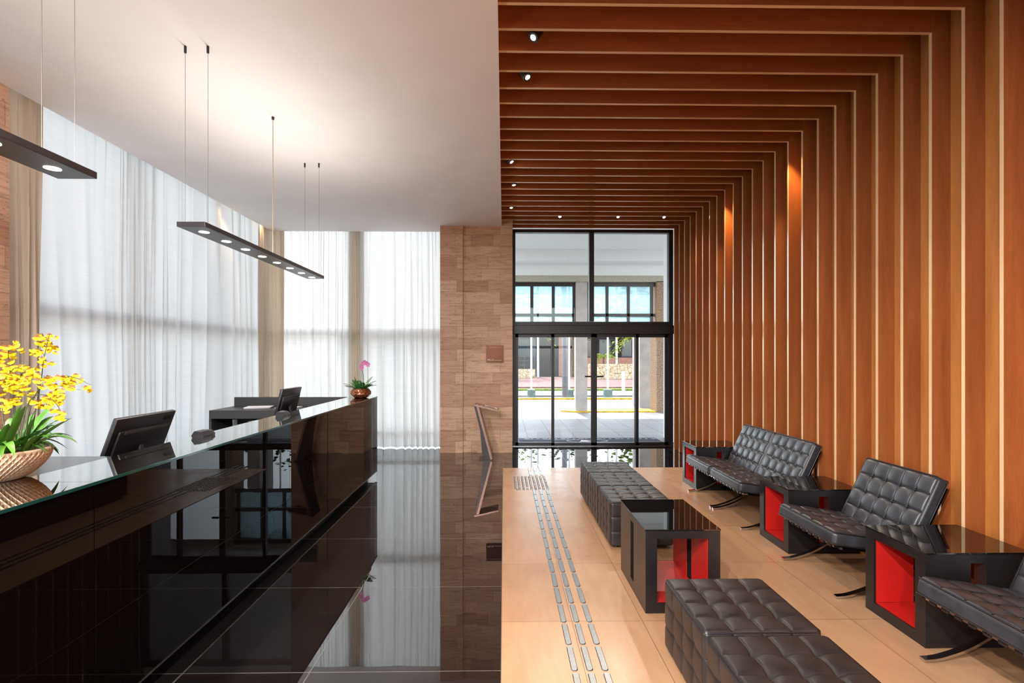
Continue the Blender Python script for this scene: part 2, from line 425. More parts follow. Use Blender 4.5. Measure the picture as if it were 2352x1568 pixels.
# window walls behind curtains
def glazing(name, axis, at, a0, a1, posts, label):
    w = thing(name, label, 'window', (0, 0, 0), kind='structure')
    f = BM()
    rails = [(0, .016 if axis == 'x' else .09), (.30, .36), (2.09, 2.20), (4.22, 4.46)]
    for z0, z1 in rails:
        if axis == 'y': box(f, at-.05, at+.05, a0, a1, z0, z1)
        else: box(f, a0, a1, at-.05, at+.05, z0, z1)
    for p in posts:
        if axis == 'y': box(f, at-.06, at+.06, p-.04, p+.04, 0, 4.3)
        else: box(f, p-.04, p+.04, at-.06, at+.06, 0, 4.3)
    obj('window_frame', f, 'frame', w)
    ps = sorted(posts)
    for i in range(len(ps)-1):
        p = BM()
        if axis == 'y': box(p, at-.004, at+.004, ps[i]+.04, ps[i+1]-.04, .09, 4.22)
        else: box(p, ps[i]+.04, ps[i+1]-.04, at-.004, at+.004, .016, 4.22)
        obj('pane', p, 'pane', w)
    return w
glazing('window_1', 'y', -4.68, -4, 9.80, [-3.96, -2.2, -.4, 1.4, 3.1, 4.5, 6.3, 8.1, 9.76], 'dark framed window wall behind the left curtain')
glazing('window_2', 'x', 9.80, -4.68, -1.106, [-4.62, -2.72, -1.15], 'dark framed window wall behind the far curtain')

glazing('rear_fill_window', 'x', -4.10, -4.68, 3.2, [-4.62, -3.1, -1.55, 0, 1.55, 3.15], 'unseen dark framed window wall added at the rear for fill light')  # unseen rear glazing, added to let in fill light from behind
# ------------------------------------------------------------------ curtains
def curtain(name, label, mat, axis, at, a0, a1, z0, z1, period=.13, amp=.05, seed=1, group=None, th=0):
    rnd = random.Random(seed); bm = BM()
    L = abs(a1-a0); n = int(L/.008)+2; sgn = 1 if a1 > a0 else -1
    ph = 0; phs = []; s = 0
    k1 = rnd.uniform(0, 6); k2 = rnd.uniform(0, 6); k3 = rnd.uniform(0, 6)
    for i in range(n):
        loc = period*(1+.45*math.sin(s*2.1+k1)+.25*math.sin(s*5.3+k2)); ph += 2*math.pi*(L/(n-1))/max(.05, loc); phs.append((ph, loc)); s += L/(n-1)
    rows = 14; grid = []
    for j in range(rows+1):
        z = z0+(z1-z0)*j/rows; row = []
        for i in range(n):
            s = L*i/(n-1)
            am = amp*(.55+.45*math.sin(s*1.3+k3+z*.35))*(1-.35*(z-z0)/(z1-z0))
            p, loc = phs[i]; p += .35*math.sin(z*1.1+s*1.7+k2)
            w = am*(math.sin(p)+.28*math.sin(2*p+k1+z*.4)) + .012*math.sin(3.1*p*.5+z*1.3)
            a = a0+sgn*s + loc*(.075+.06*math.sin(s*2.9+k1+z*.5))*math.sin(2*p)*min(1, min(s, L-s)/.1)
            row.append(bm.verts.new((at+w, a, z) if axis == 'y' else (a, at+w, z)))
        grid.append(row)
    for j in range(rows):
        for i in range(n-1): bm.faces.new((grid[j][i], grid[j][i+1], grid[j+1][i+1], grid[j+1][i]))
    o = obj(name, bm, mat, None, True)
    o.data.shade_smooth()
    return tag(o, label, 'curtain', group)
G = 'sheer white curtains over the windows'
curtain('sheer_curtain', 'white sheer curtain along the left window wall behind the desk', 'sheer', 'y', -4.39, 4.72, 9.42, .03, 4.2, .27, .095, 3, G)
curtain('sheer_curtain', 'white sheer curtain on the far wall, left of the dark fold gap', 'sheer', 'x', 9.50, -4.05, -2.78, .014, 4.2, .17, .06, 5, G)
curtain('sheer_curtain', 'white sheer curtain on the far wall beside the stone pier', 'sheer', 'x', 9.50, -2.64, -1.12, .014, 4.2, .17, .06, 8, G)
G = 'beige drapes gathered at the window ends'
curtain('drape', 'beige drape gathered at the near end of the left window wall', 'drape', 'y', -4.29, 4.46, 4.84, .03, 4.2, .12, .035, 11, G)
curtain('drape', 'beige drape gathered in the far left corner of the room', 'drape', 'x', 9.41, -4.195, -3.98, .03, 4.2, .1, .04, 12, G)
curtain('drape', 'beige drape hanging at the far end of the left window wall', 'drape', 'y', -4.25, 9.0, 9.62, .03, 4.2, .12, .022, 14, G)
curtain('drape', 'narrow grey beige drape between the two far sheer curtains', 'drape', 'x', 9.60, -2.88, -2.58, .03, 4.2, .08, .025, 13, G)

# ------------------------------------------------------------------ wooden fins (one L-shaped fin each)
PITCH, Y0, TH = .2658, 3.12, .023
N_FIN = 24
for i in range(-6, N_FIN):
    y = Y0+PITCH*i
    n = N_FIN-1-i
    t = thing('wooden_fin', f'L-shaped wooden fin on wall and ceiling, {ORD[n]} from the glass entrance doors', 'wooden fin', (SX, y, 0), 'wooden fins lining the seating side')
    obj('upright', B(SX+.004, 3.205, y, y+TH, .004, SZ+.31), 'wood_up', t)
    obj('crosspiece', B(-.04 if i < 22 else .155, SX+.004, y, y+TH, SZ+.004, 4.30), 'wood_across', t)
    x0 = -.04 if i < 22 else .155
    e = BM(); box(e, SX, SX+.004, y, y+TH, .004, SZ); box(e, x0, SX+.004, y, y+TH, SZ, SZ+.004)
    obj('lit_edge', e, 'wood_edge_lit', t)  # thin strip that carries the painted-in daylight

# ------------------------------------------------------------------ spotlights between the fins
def spot(i, x, aim, label, power):
    y = Y0+PITCH*(i+.5)+.012
    t = thing('ceiling_spotlight', label, 'spotlight', (x, y, 4.30), 'spotlights between the overhead fins')
    obj('mounting_bracket', B(x-.025, x+.02, y-.012, y+.012, 4.08, 4.30, bevel=.003), 'black_plastic', t)
    c = Vector((x, y, 4.035)); d = Vector(aim).normalized(); q = d.to_track_quat('Z', 'Y').to_matrix().to_4x4()
    b = BM(); lathe(b, [(.034, -.075), (.039, -.068), (.041, .04), (.037, .045)], 20)
    b.transform(Matrix.Translation(c) @ q); obj('lamp_head', b, 'black_plastic', t, True)
    b = BM(); lathe(b, [(.021, .0455), (.015, .049), (.0, .050)], 16); b.transform(Matrix.Translation(c) @ q)
    obj('bulb', b, 'bulb', t, True)
    k = c+d*.06
    lamp('spot_beam', 'SPOT', k, k+d, power, (1, .87, .72), t, spot_size=R(80), spot_blend=.6, shadow_soft_size=.03)
SPOTS = [(2, .235, (-.45, -.35, -.8), 'spotlight with round lit face, nearest over the seating', 90),
         (4, .18, (.4, -.3, -.8), 'spotlight second nearest above the ceiling edge, tilted towards the wall', 90),
         (11, .07, (.5, -.1, -.8), 'small spotlight tucked at the ceiling edge, third from the front', 80),
         (14, .13, (.15, .0, -1), 'small spotlight at the ceiling edge, fourth from the front', 45),
         (18, .11, (.1, -.15, -1), 'small spotlight at the ceiling edge, farthest from the front', 90),
         (20, .93, (0, -.5, -.8), 'leftmost of the three lit spotlights in a row before the doors', 70),
         (20, 1.90, (0, -.5, -.8), 'middle of the three lit spotlights in a row before the doors', 70),
         (20, 2.67, (0, -.5, -.8), 'rightmost of the three lit spotlights in a row before the doors', 70)]
for a in SPOTS: spot(*a)
for i in (8, 14):
    y = Y0+PITCH*(i+.5)+.012
    lamp('wall_washer_beam', 'SPOT', (3.0, y, 3.95), (3.185, y, 2.5), 60, (1, .68, .3), None, spot_size=R(62), spot_blend=.8, shadow_soft_size=.02)

# ------------------------------------------------------------------ entrance doors
DY = 9.70
door = thing('door_1', 'glazed sliding entrance doors with dark frames and a tall transom above', 'door', (1.6, DY, 0), kind='structure')
f = BM()
box(f, .15, .215, DY-.06, DY+.06, 0, 4.02); box(f, 3.10, 3.18, DY-.06, DY+.06, 0, 4.02)
box(f, .15, 3.18, DY-.06, DY+.06, 4.00, 4.06); box(f, 1.60, 1.69, DY-.06, DY+.06, 2.34, 4.02)
obj('door_frame', f, 'frame', door)
f = BM(); box(f, .17, 3.18, DY-.12, DY+.08, 2.10, 2.26, bevel=.006); box(f, .17, 3.10, DY-.08, DY+.08, 2.26, 2.33)
obj('door_header', f, 'frame', door)
obj('threshold', B(.15, 3.18, DY-.07, DY+.07, 0, .012), 'trim_metal', door)
for x0, x1 in ((.215, 1.60), (1.69, 3.10)): obj('transom_pane', B(x0, x1, DY-.004, DY+.004, 2.33, 4.0), 'pane', door)
for x0, x1, off, nm in ((.215, .95, .03, 'sidelight'), (2.47, 3.10, .03, 'sidelight'), (.89, 1.69, -.03, 'sliding_leaf'), (1.69, 2.53, -.03, 'sliding_leaf')):
    y = DY+off; f = BM()
    st = .055
    box(f, x0, x0+st, y-.02, y+.02, .012, 2.10); box(f, x1-st, x1, y-.02, y+.02, .012, 2.10)
    box(f, x0, x1, y-.02, y+.02, .012, .062); box(f, x0, x1, y-.02, y+.02, 2.04, 2.10)
    l = obj(nm, f, 'frame', door)
    obj('pane', B(x0+st, x1-st, y-.003, y+.003, .062, 2.04), 'pane', l)
    if nm == 'sliding_leaf':
        hx = x1-st-.12 if x0 < 1 else x0+st
        obj('lock_handle', B(hx, hx+.12, y-.05, y-.02, 1.29, 1.32, bevel=.004), 'black_plastic', l)

# ------------------------------------------------------------------ reception desk
DX, DH, DE = -1.766, 1.117, 7.22
desk = thing('reception_desk', 'long black glass reception desk with mirror-like ledge along the left', 'reception desk', (DX, 4, 0))
for y0, y1 in ((.2, 2.25), (2.254, 4.28), (4.284, DE)):
    obj('front_panel', B(DX-.02, DX, y0, y1, .085, DH-.016), 'black_glass', desk)
obj('end_panel', B(-2.15, DX-.021, DE-.02, DE, .085, DH-.016), 'black_glass', desk)
obj('trim_strip', B(DX-.03, DX+.003, .2, DE, .075, .085), 'trim_metal', desk)
obj('plinth', B(-2.1, DX-.10, .2, DE-.12, 0, .074), 'lacquer', desk)
for y0, y1 in ((.2, 2.25), (2.253, 4.28), (4.283, DE+.003)):
    g = obj('ledge', B(-2.125, DX+.004, y0, y1, DH-.014, DH), 'ledge_glass', desk)
    obj('glass_edge', B(DX+.004, DX+.0065, y0, y1, DH-.0135, DH-.0008), 'glass_edge', g)
obj('ledge_body', B(-2.10, DX-.021, .2, DE-.021, .085, DH-.0145), 'lacquer', desk)
obj('work_surface', B(-2.85, -2.101, 2.85, 6.45, .73, .76, bevel=.004), 'desk_stone', desk)
obj('return_top', B(-4.0, -2.127, .2, 2.84, DH-.04, DH-.001), 'desk_stone', desk)
obj('return_side', B(-4.0, -2.127, 2.78, 2.82, 0, DH-.041), 'desk_grey', desk)
obj('far_panel', B(-3.66, -2.151, 7.06, 7.12, 0, DH), 'desk_grey', desk)
cab = thing('low_cabinet', 'charcoal cabinet with open niche behind the far end of the desk', 'cabinet', (-2.9, 6.7, 0))
obj('cabinet_top', B(-3.66, -2.16, 6.46, 7.055, .895, 1.0, bevel=.003), 'desk_grey', cab)
f = BM(); box(f, -3.66, -3.63, 6.46, 7.05, 0, .894); box(f, -2.19, -2.16, 6.46, 7.05, 0, .894); box(f, -3.629, -2.191, 7.02, 7.05, 0, .894)
obj('side_panel', f, 'desk_grey', cab)
obj('shelf', B(-3.629, -2.191, 6.48, 7.019, .73, .75), 'lacquer', cab)
for i, (x, h, r, lb) in enumerate(((-3.38, .13, .033, 'clear tumbler standing leftmost in the cabinet niche'), (-3.17, .11, .045, 'wide clear glass standing mid-niche in the cabinet'), (-3.02, .135, .03, 'tall clear glass standing rightmost in the cabinet niche'))):
    b = BM(); lathe(b, [(r*.75, 0), (r*.78, .01), (r, h), (r*.93, h), (r*.7, .014), (0, .014)], 20, (x, 6.54, .751))
    tag(obj('drinking_glass', b, 'clear_cup', None, True), lb, 'glass', 'glasses in the niche')
def as_mesh(o):
    bpy.context.view_layer.update()
    me = bpy.data.meshes.new_from_object(o)
    n = bpy.data.objects.new('lettering', me); C.objects.link(n); n.parent = o.parent; n.matrix_local = o.matrix_local.copy()
    bpy.data.objects.remove(o); n.name = 'lettering'; return n
def sheets(x, y, z, w, d, rot, n, lb):
    b = BM(); rnd = random.Random(n*7+3)
    for k in range(n):
        q = BM(); box(q, -w/2, w/2, -d/2, d/2, 0, .0012)
        q.transform(Matrix.Translation((x+rnd.uniform(-.012, .012), y+rnd.uniform(-.012, .012), z+k*.0013)) @ Matrix.Rotation(rot+rnd.uniform(-.08, .08), 4, 'Z')); join(b, q)
    return tag(obj('paper_stack', b, 'paper'), lb, 'papers', 'papers on the cabinet')
sheets(-3.20, 6.80, 1.001, .30, .22, .2, 12, 'pile of white papers on the left of the cabinet top')
sheets(-2.83, 6.84, 1.001, .26, .20, -.1, 4, 'thin sheets of white paper on the right of the cabinet top')

# monitors
def monitor(label, x, y0, y1, top, tilt, logo):
    t = thing('monitor', label, 'monitor', (x-.15, (y0+y1)/2, .76), 'monitors behind the desk ledge')
    w = y1-y0; h = w*.60
    # local frame: back faces +X, top leans to +X
    mtx = Matrix.Translation((x, (y0+y1)/2, top)) @ Matrix.Rotation(R(tilt), 4, 'Y')
    b = B(-.028, 0, -w/2, w/2, -h, 0, bevel=.005); 
    c = BM(); box(c, -.002, .018, -w/2*.86, w/2*.86, -h*.92, -h*.24, bevel=.012); join(b, c)
    b.transform(mtx); obj('housing', b, 'black_plastic', t, True)
    b = B(-.030, -.0285, -w/2+.015, w/2-.015, -h+.03, -.015); b.transform(mtx); obj('screen', b, 'screen', t)
    b = BM(); box(b, .0185, .022, -w*.36, w*.36, -h*.30, -h*.25); b.transform(mtx); obj('vent_bar', b, 'grey_plastic', t)
    p = mtx @ Vector((.005, 0, -h*.62))
    f = BM(); tube(f, [p, (p.x+.02, p.y, p.z-.08), (p.x+.01, p.y, .785)], .022, 10)
    obj('neck', f, 'black_plastic', t, True)
    obj('foot', B(p.x-.11, p.x+.10, p.y-.13, p.y+.13, .761, .778, bevel=.006), 'black_plastic', t)
    if logo:
        cu = bpy.data.curves.new('logo', 'FONT'); cu.body = logo; cu.size = .05; cu.extrude = .0006; cu.align_x = 'RIGHT'; cu.shear = .15
        o = bpy.data.objects.new('lettering', cu); C.objects.link(o); o.parent = t
        cu.materials.append(M['screen'])
        # text x -> +Y, text y -> up, normal -> +X
        m = mtx @ Matrix.Translation((.0012, w/2-.03, -.052)) @ Matrix(((0, 0, 1, 0), (1, 0, 0, 0), (0, 1, 0, 0), (0, 0, 0, 1)))
        o.matrix_local = Matrix.Translation(-t.location) @ m; as_mesh(o)
    return t
monitor('large black computer monitor seen from behind, nearer the yellow orchid', -2.30, 3.11, 3.66, 1.282, 20, 'acer')
monitor('black computer monitor seen from behind, at the far end of the desk', -2.34, 5.50, 6.02, 1.315, 14, None)
def device(y, label):
    x = -2.04; b = BM()
    prism(b, [(-.05, 0), (.05, 0), (.052, .02), (.025, .055), (-.03, .062), (-.058, .022)], -.10, .045)
    prism(b, [(-.05, 0), (.05, 0), (.052, .02), (.025, .05), (-.03, .055), (-.058, .022)], .052, .10)
    box(b, -.04, .02, .044, .053, .004, .045)
    bmesh.ops.scale(b, vec=(.72, .72, .72), verts=b.verts[:]); bmesh.ops.translate(b, vec=(x, y, DH+.0005), verts=b.verts[:])
    return tag(obj('card_terminal', b, 'black_plastic'), label, 'card terminal', 'small devices on the ledge')
device(3.54, 'small dark faceted device on the glass ledge past the nearer monitor')
device(4.80, 'small dark faceted device on the glass ledge before the farther monitor')

# ------------------------------------------------------------------ yellow orchid bowl
PX, PY, PZ = -2.235, 2.305, DH+.0005
PR, PH = .192, .125
orchid = thing('potted_orchid', 'yellow flowering orchid in a low faceted clay bowl on the desk corner', 'potted plant', (PX, PY, PZ))
def facet(a, z):
    if z < .012 or z > PH-.012: return 0
    u = a*24/math.pi; v = z*27
    return .012*abs(math.sin((u+v)*math.pi/2)*math.sin((u-v)*math.pi/2))-.002
prof = []
for k in range(29):
    z = PH*k/28; prof.append((.095+(PR-.095)*math.sin(math.pi/2*min(1, (z/PH)))**.8, z))
prof += [(PR-.014, PH), (PR-.03, PH-.03), (PR-.035, PH-.04)]
b = BM()
NB, NR = 52, 9
def bp(j, ang, inset=0.0):
    z = PH*j/NR; r = .095+(PR-.095)*math.sin(math.pi/2*min(1, max(0, j/NR)))**.8-inset
    return (PX+r*math.cos(ang), PY+r*math.sin(ang), PZ+z)
st2 = 2*math.pi/NB
LV = [[b.verts.new(bp(j, (k+.5*(j % 2))*st2)) for k in range(NB)] for j in range(NR+1)]
for j in range(1, NR):
    for k in range(NB):
        cv = b.verts.new(bp(j, (k+.5*((j+1) % 2))*st2, .009)); kl = (k-1) % NB if j % 2 == 1 else k; kr = k if j % 2 == 1 else (k+1) % NB
        up, dn, le, ri = LV[j+1][k], LV[j-1][k], LV[j][kl], LV[j][kr]
        for p_, q_ in ((dn, ri), (ri, up), (up, le), (le, dn)): b.faces.new((p_, q_, cv))
for k in range(NB):
    b.faces.new((LV[0][k], LV[0][(k+1) % NB], LV[1][k])); b.faces.new((LV[NR][k], LV[NR-1][k if (NR-1) % 2 == 1 else (k+1) % NB], LV[NR][(k+1) % NB]))
b.faces.new(LV[0][::-1])
rim = [[b.verts.new((PX+r_*math.cos((k+.5*(NR % 2))*st2), PY+r_*math.sin((k+.5*(NR % 2))*st2), PZ+z_)) for k in range(NB)] for r_, z_ in ((PR-.002, PH+.006), (PR-.014, PH+.006), (PR-.03, PH-.03), (PR-.035, PH-.04))]
rr_ = [LV[NR]]+rim
for i in range(len(rr_)-1):
    for k in range(NB): b.faces.new((rr_[i][k], rr_[i][(k+1) % NB], rr_[i+1][(k+1) % NB], rr_[i+1][k]))
bowl = obj('bowl', b, 'clay', orchid)
rnd = random.Random(4); b = BM()
lathe(b, [(PR-.034, PH-.03), (.10, PH-.022), (0, PH-.018)], 40, (PX, PY, PZ))
for k in range(170):
    a = rnd.uniform(0, 6.28); r = (PR-.04)*math.sqrt(rnd.random()); q = BM(); sx = rnd.uniform(.008, .018)
    box(q, -sx, sx, -sx*.5, sx*.5, -.004, .004)
    q.transform(Matrix.Translation((PX+r*math.cos(a), PY+r*math.sin(a), PZ+PH-.018)) @ Matrix.Rotation(rnd.uniform(0, 6), 4, 'Z') @ Matrix.Rotation(rnd.uniform(-.5, .5), 4, 'X')); join(b, q)
o = obj('bark_mulch', b, 'bark', orchid); o['kind'] = 'stuff'
def blade(bm, base, az, length, width, rise, droop):
    n = 9; d = Vector((math.cos(az), math.sin(az), 0)); s = Vector((-math.sin(az), math.cos(az), 0)); L = []; Rr = []; Mi = []
    for k in range(n+1):
        t = k/n; p = base + d*(length*t*math.cos(rise)) + Vector((0, 0, length*(t*math.sin(rise) - droop*t*t)))
        p.z = max(p.z, DH+.03)
        w = width*(math.sin(math.pi*min(1, .12+.88*t))**.7)*(1 if t < .98 else .1)
        L.append(bm.verts.new(p+s*w+Vector((0, 0, w*.35)))); Mi.append(bm.verts.new(p)); Rr.append(bm.verts.new(p-s*w+Vector((0, 0, w*.35))))
    for k in range(n):
        bm.faces.new((L[k], Mi[k], Mi[k+1], L[k+1])); bm.faces.new((Mi[k], Rr[k], Rr[k+1], Mi[k+1]))
for k in range(84):
    a = rnd.uniform(0, 6.28); r = .12*math.sqrt(rnd.random()); b = BM()
    blade(b, Vector((PX+.01+r*math.cos(a), PY+r*math.sin(a), PZ+PH-.02)), a+rnd.uniform(-.6, .6), rnd.uniform(.18, .36), rnd.uniform(.012, .021), rnd.uniform(.6, 1.5), rnd.uniform(.1, .9))
    obj('leaf', b, 'leaf', orchid, True)
# flowers
fb = BM(); rf = .013
ctr = fb.verts.new((0, 0, 0)); pts = []
for k in range(9):
    a = math.pi*(1.02+k*.96/8); rr = rf*(1.15 if k not in (4,) else .95); pts.append(fb.verts.new((rr*math.cos(a)*1.15, -.003-.003*math.sin(k), rr*math.sin(a))))
for k in range(8): fb.faces.new((ctr, pts[k], pts[k+1]))
flower_me = bpy.data.meshes.new('flower'); 
for a in (20, 70, 110, 160):
    d = Vector((math.cos(R(a)), -.15, math.sin(R(a)))); s = Vector((-math.sin(R(a)), 0, math.cos(R(a))))
    f4 = fb.faces.new([fb.verts.new(p) for p in (Vector((0, -.001, 0)), d*.006+s*.0025, d*.0105, d*.006-s*.0025)]); f4.material_index = 1
fb.to_mesh(flower_me); fb.free(); flower_me.materials.append(M['petal']); flower_me.materials.append(M['petal_brown'])
def opx(zx, zy, dy=0.0):
    x = zx/4.357; y = 760+zy/4.355; d = 2.27+dy
    return Vector(((x-1157)/F*d, d+.035, EYE-(y-822)/F*d))
SP = [  # (main stem, branches, flowers)
 ([(215, 1140), (170, 930), (130, 650), (95, 380), (75, 190)], 0, [[(75, 190), (0, 280)], [(80, 240), (110, 130), (165, 210)], [(100, 420), (40, 520), (10, 480)]], 16),
 ([(320, 980), (355, 780), (390, 590), (415, 430), (432, 280), (485, 40)], .05, [[(430, 290), (480, 300)], [(435, 240), (400, 190), (400, 90)], [(440, 150), (500, 180)], [(455, 80), (500, 110)], [(470, 60), (410, 70)]], 16),
 ([(250, 1050), (300, 760), (400, 560), (560, 470), (720, 460), (900, 545)], -.03, [[(480, 530), (640, 560), (790, 590)], [(560, 470), (640, 500), (720, 580)], [(700, 460), (760, 530)], [(430, 450), (520, 500)]], 18),
 ([(200, 1060), (260, 760), (360, 640), (480, 660), (560, 740), (610, 830)], -.06, [[(440, 640), (540, 650), (590, 680)], [(470, 700), (450, 760)], [(500, 560), (600, 630)], [(380, 690), (440, 680)]], 16),
 ([(150, 1100), (130, 760), (160, 560), (230, 400), (300, 330)], .03, [[(160, 560), (240, 520), (330, 480)], [(140, 640), (230, 640), (350, 670)], [(180, 470), (110, 400), (60, 420)], [(230, 420), (340, 400), (390, 450)], [(150, 700), (100, 760)]], 18),
 ([(60, 1120), (20, 780), (50, 520), (130, 380), (230, 350)], -.04, [[(50, 560), (150, 600), (260, 590)], [(60, 460), (180, 440), (300, 540)], [(30, 640), (120, 700), (200, 720)], [(130, 380), (240, 330)], [(40, 560), (100, 520), (200, 520)]], 18)]
MASS = []
for si, (main, dy, brs, nf) in enumerate(SP):
    r2 = random.Random(50+si); b = BM()
    mp = smooth_path([opx(x, y, dy+.04*math.sin(i)) for i, (x, y) in enumerate(main)], 4); tube(b, mp, .0028, 6, True, .4)
    pool = list(mp[int(len(mp)*.55):])
    for br in brs:
        bp = smooth_path([opx(x, y, dy+r2.uniform(-.05, .05)) for (x, y) in br], 5); tube(b, bp, .0013, 5, True, .5); pool += bp[1:]
    sp = obj('flower_spike', b, 'stem', orchid, True)
    for k in range(nf):
        p = r2.choice(pool) + Vector((r2.uniform(-.018, .018), r2.uniform(-.03, .03), r2.uniform(-.02, .012)))
        fo = bpy.data.objects.new('flower', flower_me); C.objects.link(fo); fo.parent = sp
        fo.location = p-Vector((PX, PY, PZ)); sc = r2.uniform(.75, 1.15); fo.scale = (sc, sc, sc)
        fo.rotation_euler = (r2.uniform(-.4, .4), r2.uniform(-.6, .6), r2.uniform(0, 1.5))
    bb_ = BM()
    for k in range(int(nf*1.2)):
        p = r2.choice(pool) + Vector((r2.uniform(-.02, .02), r2.uniform(-.04, .04), r2.uniform(-.022, .014))) - Vector((PX, PY, PZ)); q = BM(); q.from_mesh(flower_me); sc = r2.uniform(.65, 1.05)
        q.transform(Matrix.Translation(p) @ Matrix.Rotation(r2.uniform(0, 1.5), 4, 'Z') @ Matrix.Rotation(r2.uniform(-.4, .4), 4, 'X') @ Matrix.Rotation(r2.uniform(-.6, .6), 4, 'Y') @ Matrix.Scale(sc, 4)); join(bb_, q)
    MASS.append(bb_)

b = BM()
for q in MASS: join(b, q)
fm = obj('blossoms', b, 'petal', orchid, local=True); fm.data.materials.append(M['petal_brown']); fm['kind'] = 'stuff'

# small pink orchid at the end of the ledge
QX, QY, QZ = -1.925, 6.97, DH+.0005
po = thing('potted_orchid', 'small pink orchid with ferns in a round copper mosaic bowl at the desk end', 'potted plant', (QX, QY, QZ))
b = BM(); lathe(b, [(.075, 0), (.105, .012), (.138, .05), (.136, .085), (.112, .118), (.104, .125), (.098, .118), (.1, .09)], 36, (QX, QY, QZ)); obj('bowl', b, 'pebble_glass', po, True)
b = BM(); lathe(b, [(.1, .1), (0, .108)], 24, (QX, QY, QZ)); obj('bark_mulch', b, 'bark', po)
rnd = random.Random(9)
for k in range(22):
    b = BM(); a = rnd.uniform(0, 6.28); el = rnd.uniform(.5, 1.4); L = rnd.uniform(.17, .30)
    base = Vector((QX+.03*math.cos(a), QY+.03*math.sin(a), QZ+.105)); d = Vector((math.cos(a)*math.cos(el), math.sin(a)*math.cos(el), math.sin(el)))
    s = d.cross(Vector((0, 0, 1))).normalized(); up = s.cross(d)
    for j in range(1, 10):
        t = j/10; p = base+d*L*t-Vector((0, 0, .25*L*t*t)); w = .046*math.sin(math.pi*(.2+.75*t))
        for sg in (-1, 1):
            q = p+s*sg*w+d*.012
            bm_v = [b.verts.new(v) for v in (p, p+d*.016+s*sg*w*.5, q, p-d*.004+s*sg*w*.5)]; b.faces.new(bm_v)
    tube(b, [base, base+d*L*.5-Vector((0, 0, .0625*L)), base+d*L-Vector((0, 0, .25*L))], .0015, 4)
    obj('fern_frond', b, 'fern', po)
b = BM(); sp_ = smooth_path([(QX+.03, QY, QZ+.1), (QX+.035, QY, QZ+.28), (QX+.02, QY-.01, QZ+.42), (QX+.07, QY-.01, QZ+.475), (QX+.12, QY-.01, QZ+.42)], 5)
tube(b, sp_, .003, 6); st_ = obj('flower_spike', b, 'stem', po, True)
for k in range(8):
    p = sp_[9+k*11//8] if 9+k*11//8 < len(sp_) else sp_[-1]; b = BM(); rr = rnd.uniform(.024, .032)
    for j in range(5):
        a = 2*math.pi*j/5+.3; d = Vector((math.cos(a), -.35, math.sin(a))); s = Vector((-math.sin(a), 0, math.cos(a)))
        b.faces.new([b.verts.new(p+v+Vector((0, -.01, 0))) for v in (Vector((0, 0, 0)), d*rr*.6+s*rr*.45, d*rr*1.2, d*rr*.6-s*rr*.45)])
    obj('flower', b, 'pink', st_)

# ------------------------------------------------------------------ pendants
def pendant(y0, y1, label, discs, cable):
    x0, x1, z0 = -2.365, -2.16, 2.60
    t = thing('pendant_light', label, 'pendant light', (-2.262, (y0+y1)/2, z0), 'linear pendants over the desk')
    obj('housing', B(x0, x1, y0, y1, z0, z0+.036, bevel=.002), 'pendant', t)
    for y in discs:
        b = BM(); lathe(b, [(.036, -.0015), (.036, .002)], 28, (-2.2625, y, z0)); obj('light_disc', b, 'lens', t)
        lamp('disc_beam', 'SPOT', (-2.2625, y, z0-.006), (-2.2625, y, 0), 20, (1, .9, .76), t, spot_size=R(110), spot_blend=.5, shadow_soft_size=.03)
    for y in (y0+.07, y1-.12):
        for x in (x0+.02, x1-.02):
            b = BM(); tube(b, [(x, y, z0+.035), (x, y, CE-.01)], .0014, 6); obj('suspension_wire', b, 'wire', t)
            b = BM(); lathe(b, [(.009, 0), (.009, .05)], 12, (x, y, CE-.05)); obj('ceiling_clamp', b, 'black_plastic', t, True)
    if cable:
        b = BM(); tube(b, [(-2.2, cable, z0+.035), (-2.2, cable, CE)], .0035, 8); obj('power_cable', b, 'cable', t, True)
        b = BM(); lathe(b, [(.012, 0), (.014, .025)], 12, (-2.2, cable, CE-.025)); obj('cable_rose', b, 'black_plastic', t, True)
    lamp('uplight', 'AREA', (-2.2625, (y0+y1)/2, z0+.045), (-2.2625, (y0+y1)/2, 5), 20, (1, .92, .84), t, shape='RECTANGLE', size=.12, size_y=y1-y0-.2)
pendant(3.765, 6.235, 'flat dark pendant bar with a row of lit discs over the desk', [3.93+.3125*k for k in range(8)], 4.95)
pendant(.30, 2.775, 'flat dark pendant bar cut by the frame edge, over the near desk end', [2.622-.3125*k for k in range(8)], 1.5)
# warm lamps in the curtain pocket
for y in (8.05, 9.05):
    lamp('pocket_beam', 'SPOT', (-4.22, y, 4.15), (-4.36, y, 3.2), 40, (1, .70, .42), None, spot_size=R(60), spot_blend=.8, shadow_soft_size=.02)
# unseen fill lamps added in the ceiling behind the view
for x, y in ((-2.6, -1.2), (-1.0, -1.2), (-2.6, -2.8), (-1.0, -2.8)):
    t = thing('rear_fill_light', 'added unseen downlight behind the viewer', 'fill_light', (x, y, CE), 'added fill lights at the rear')
    b = BM(); lathe(b, [(.07, -.004), (.07, -.001)], 24, (x, y, CE)); obj('lens', b, 'lens', t)
    lamp('rear_fill_beam', 'AREA', (x, y, CE-.01), (x, y, 0), 280, (1, .92, .84), t, shape='DISK', size=.14)

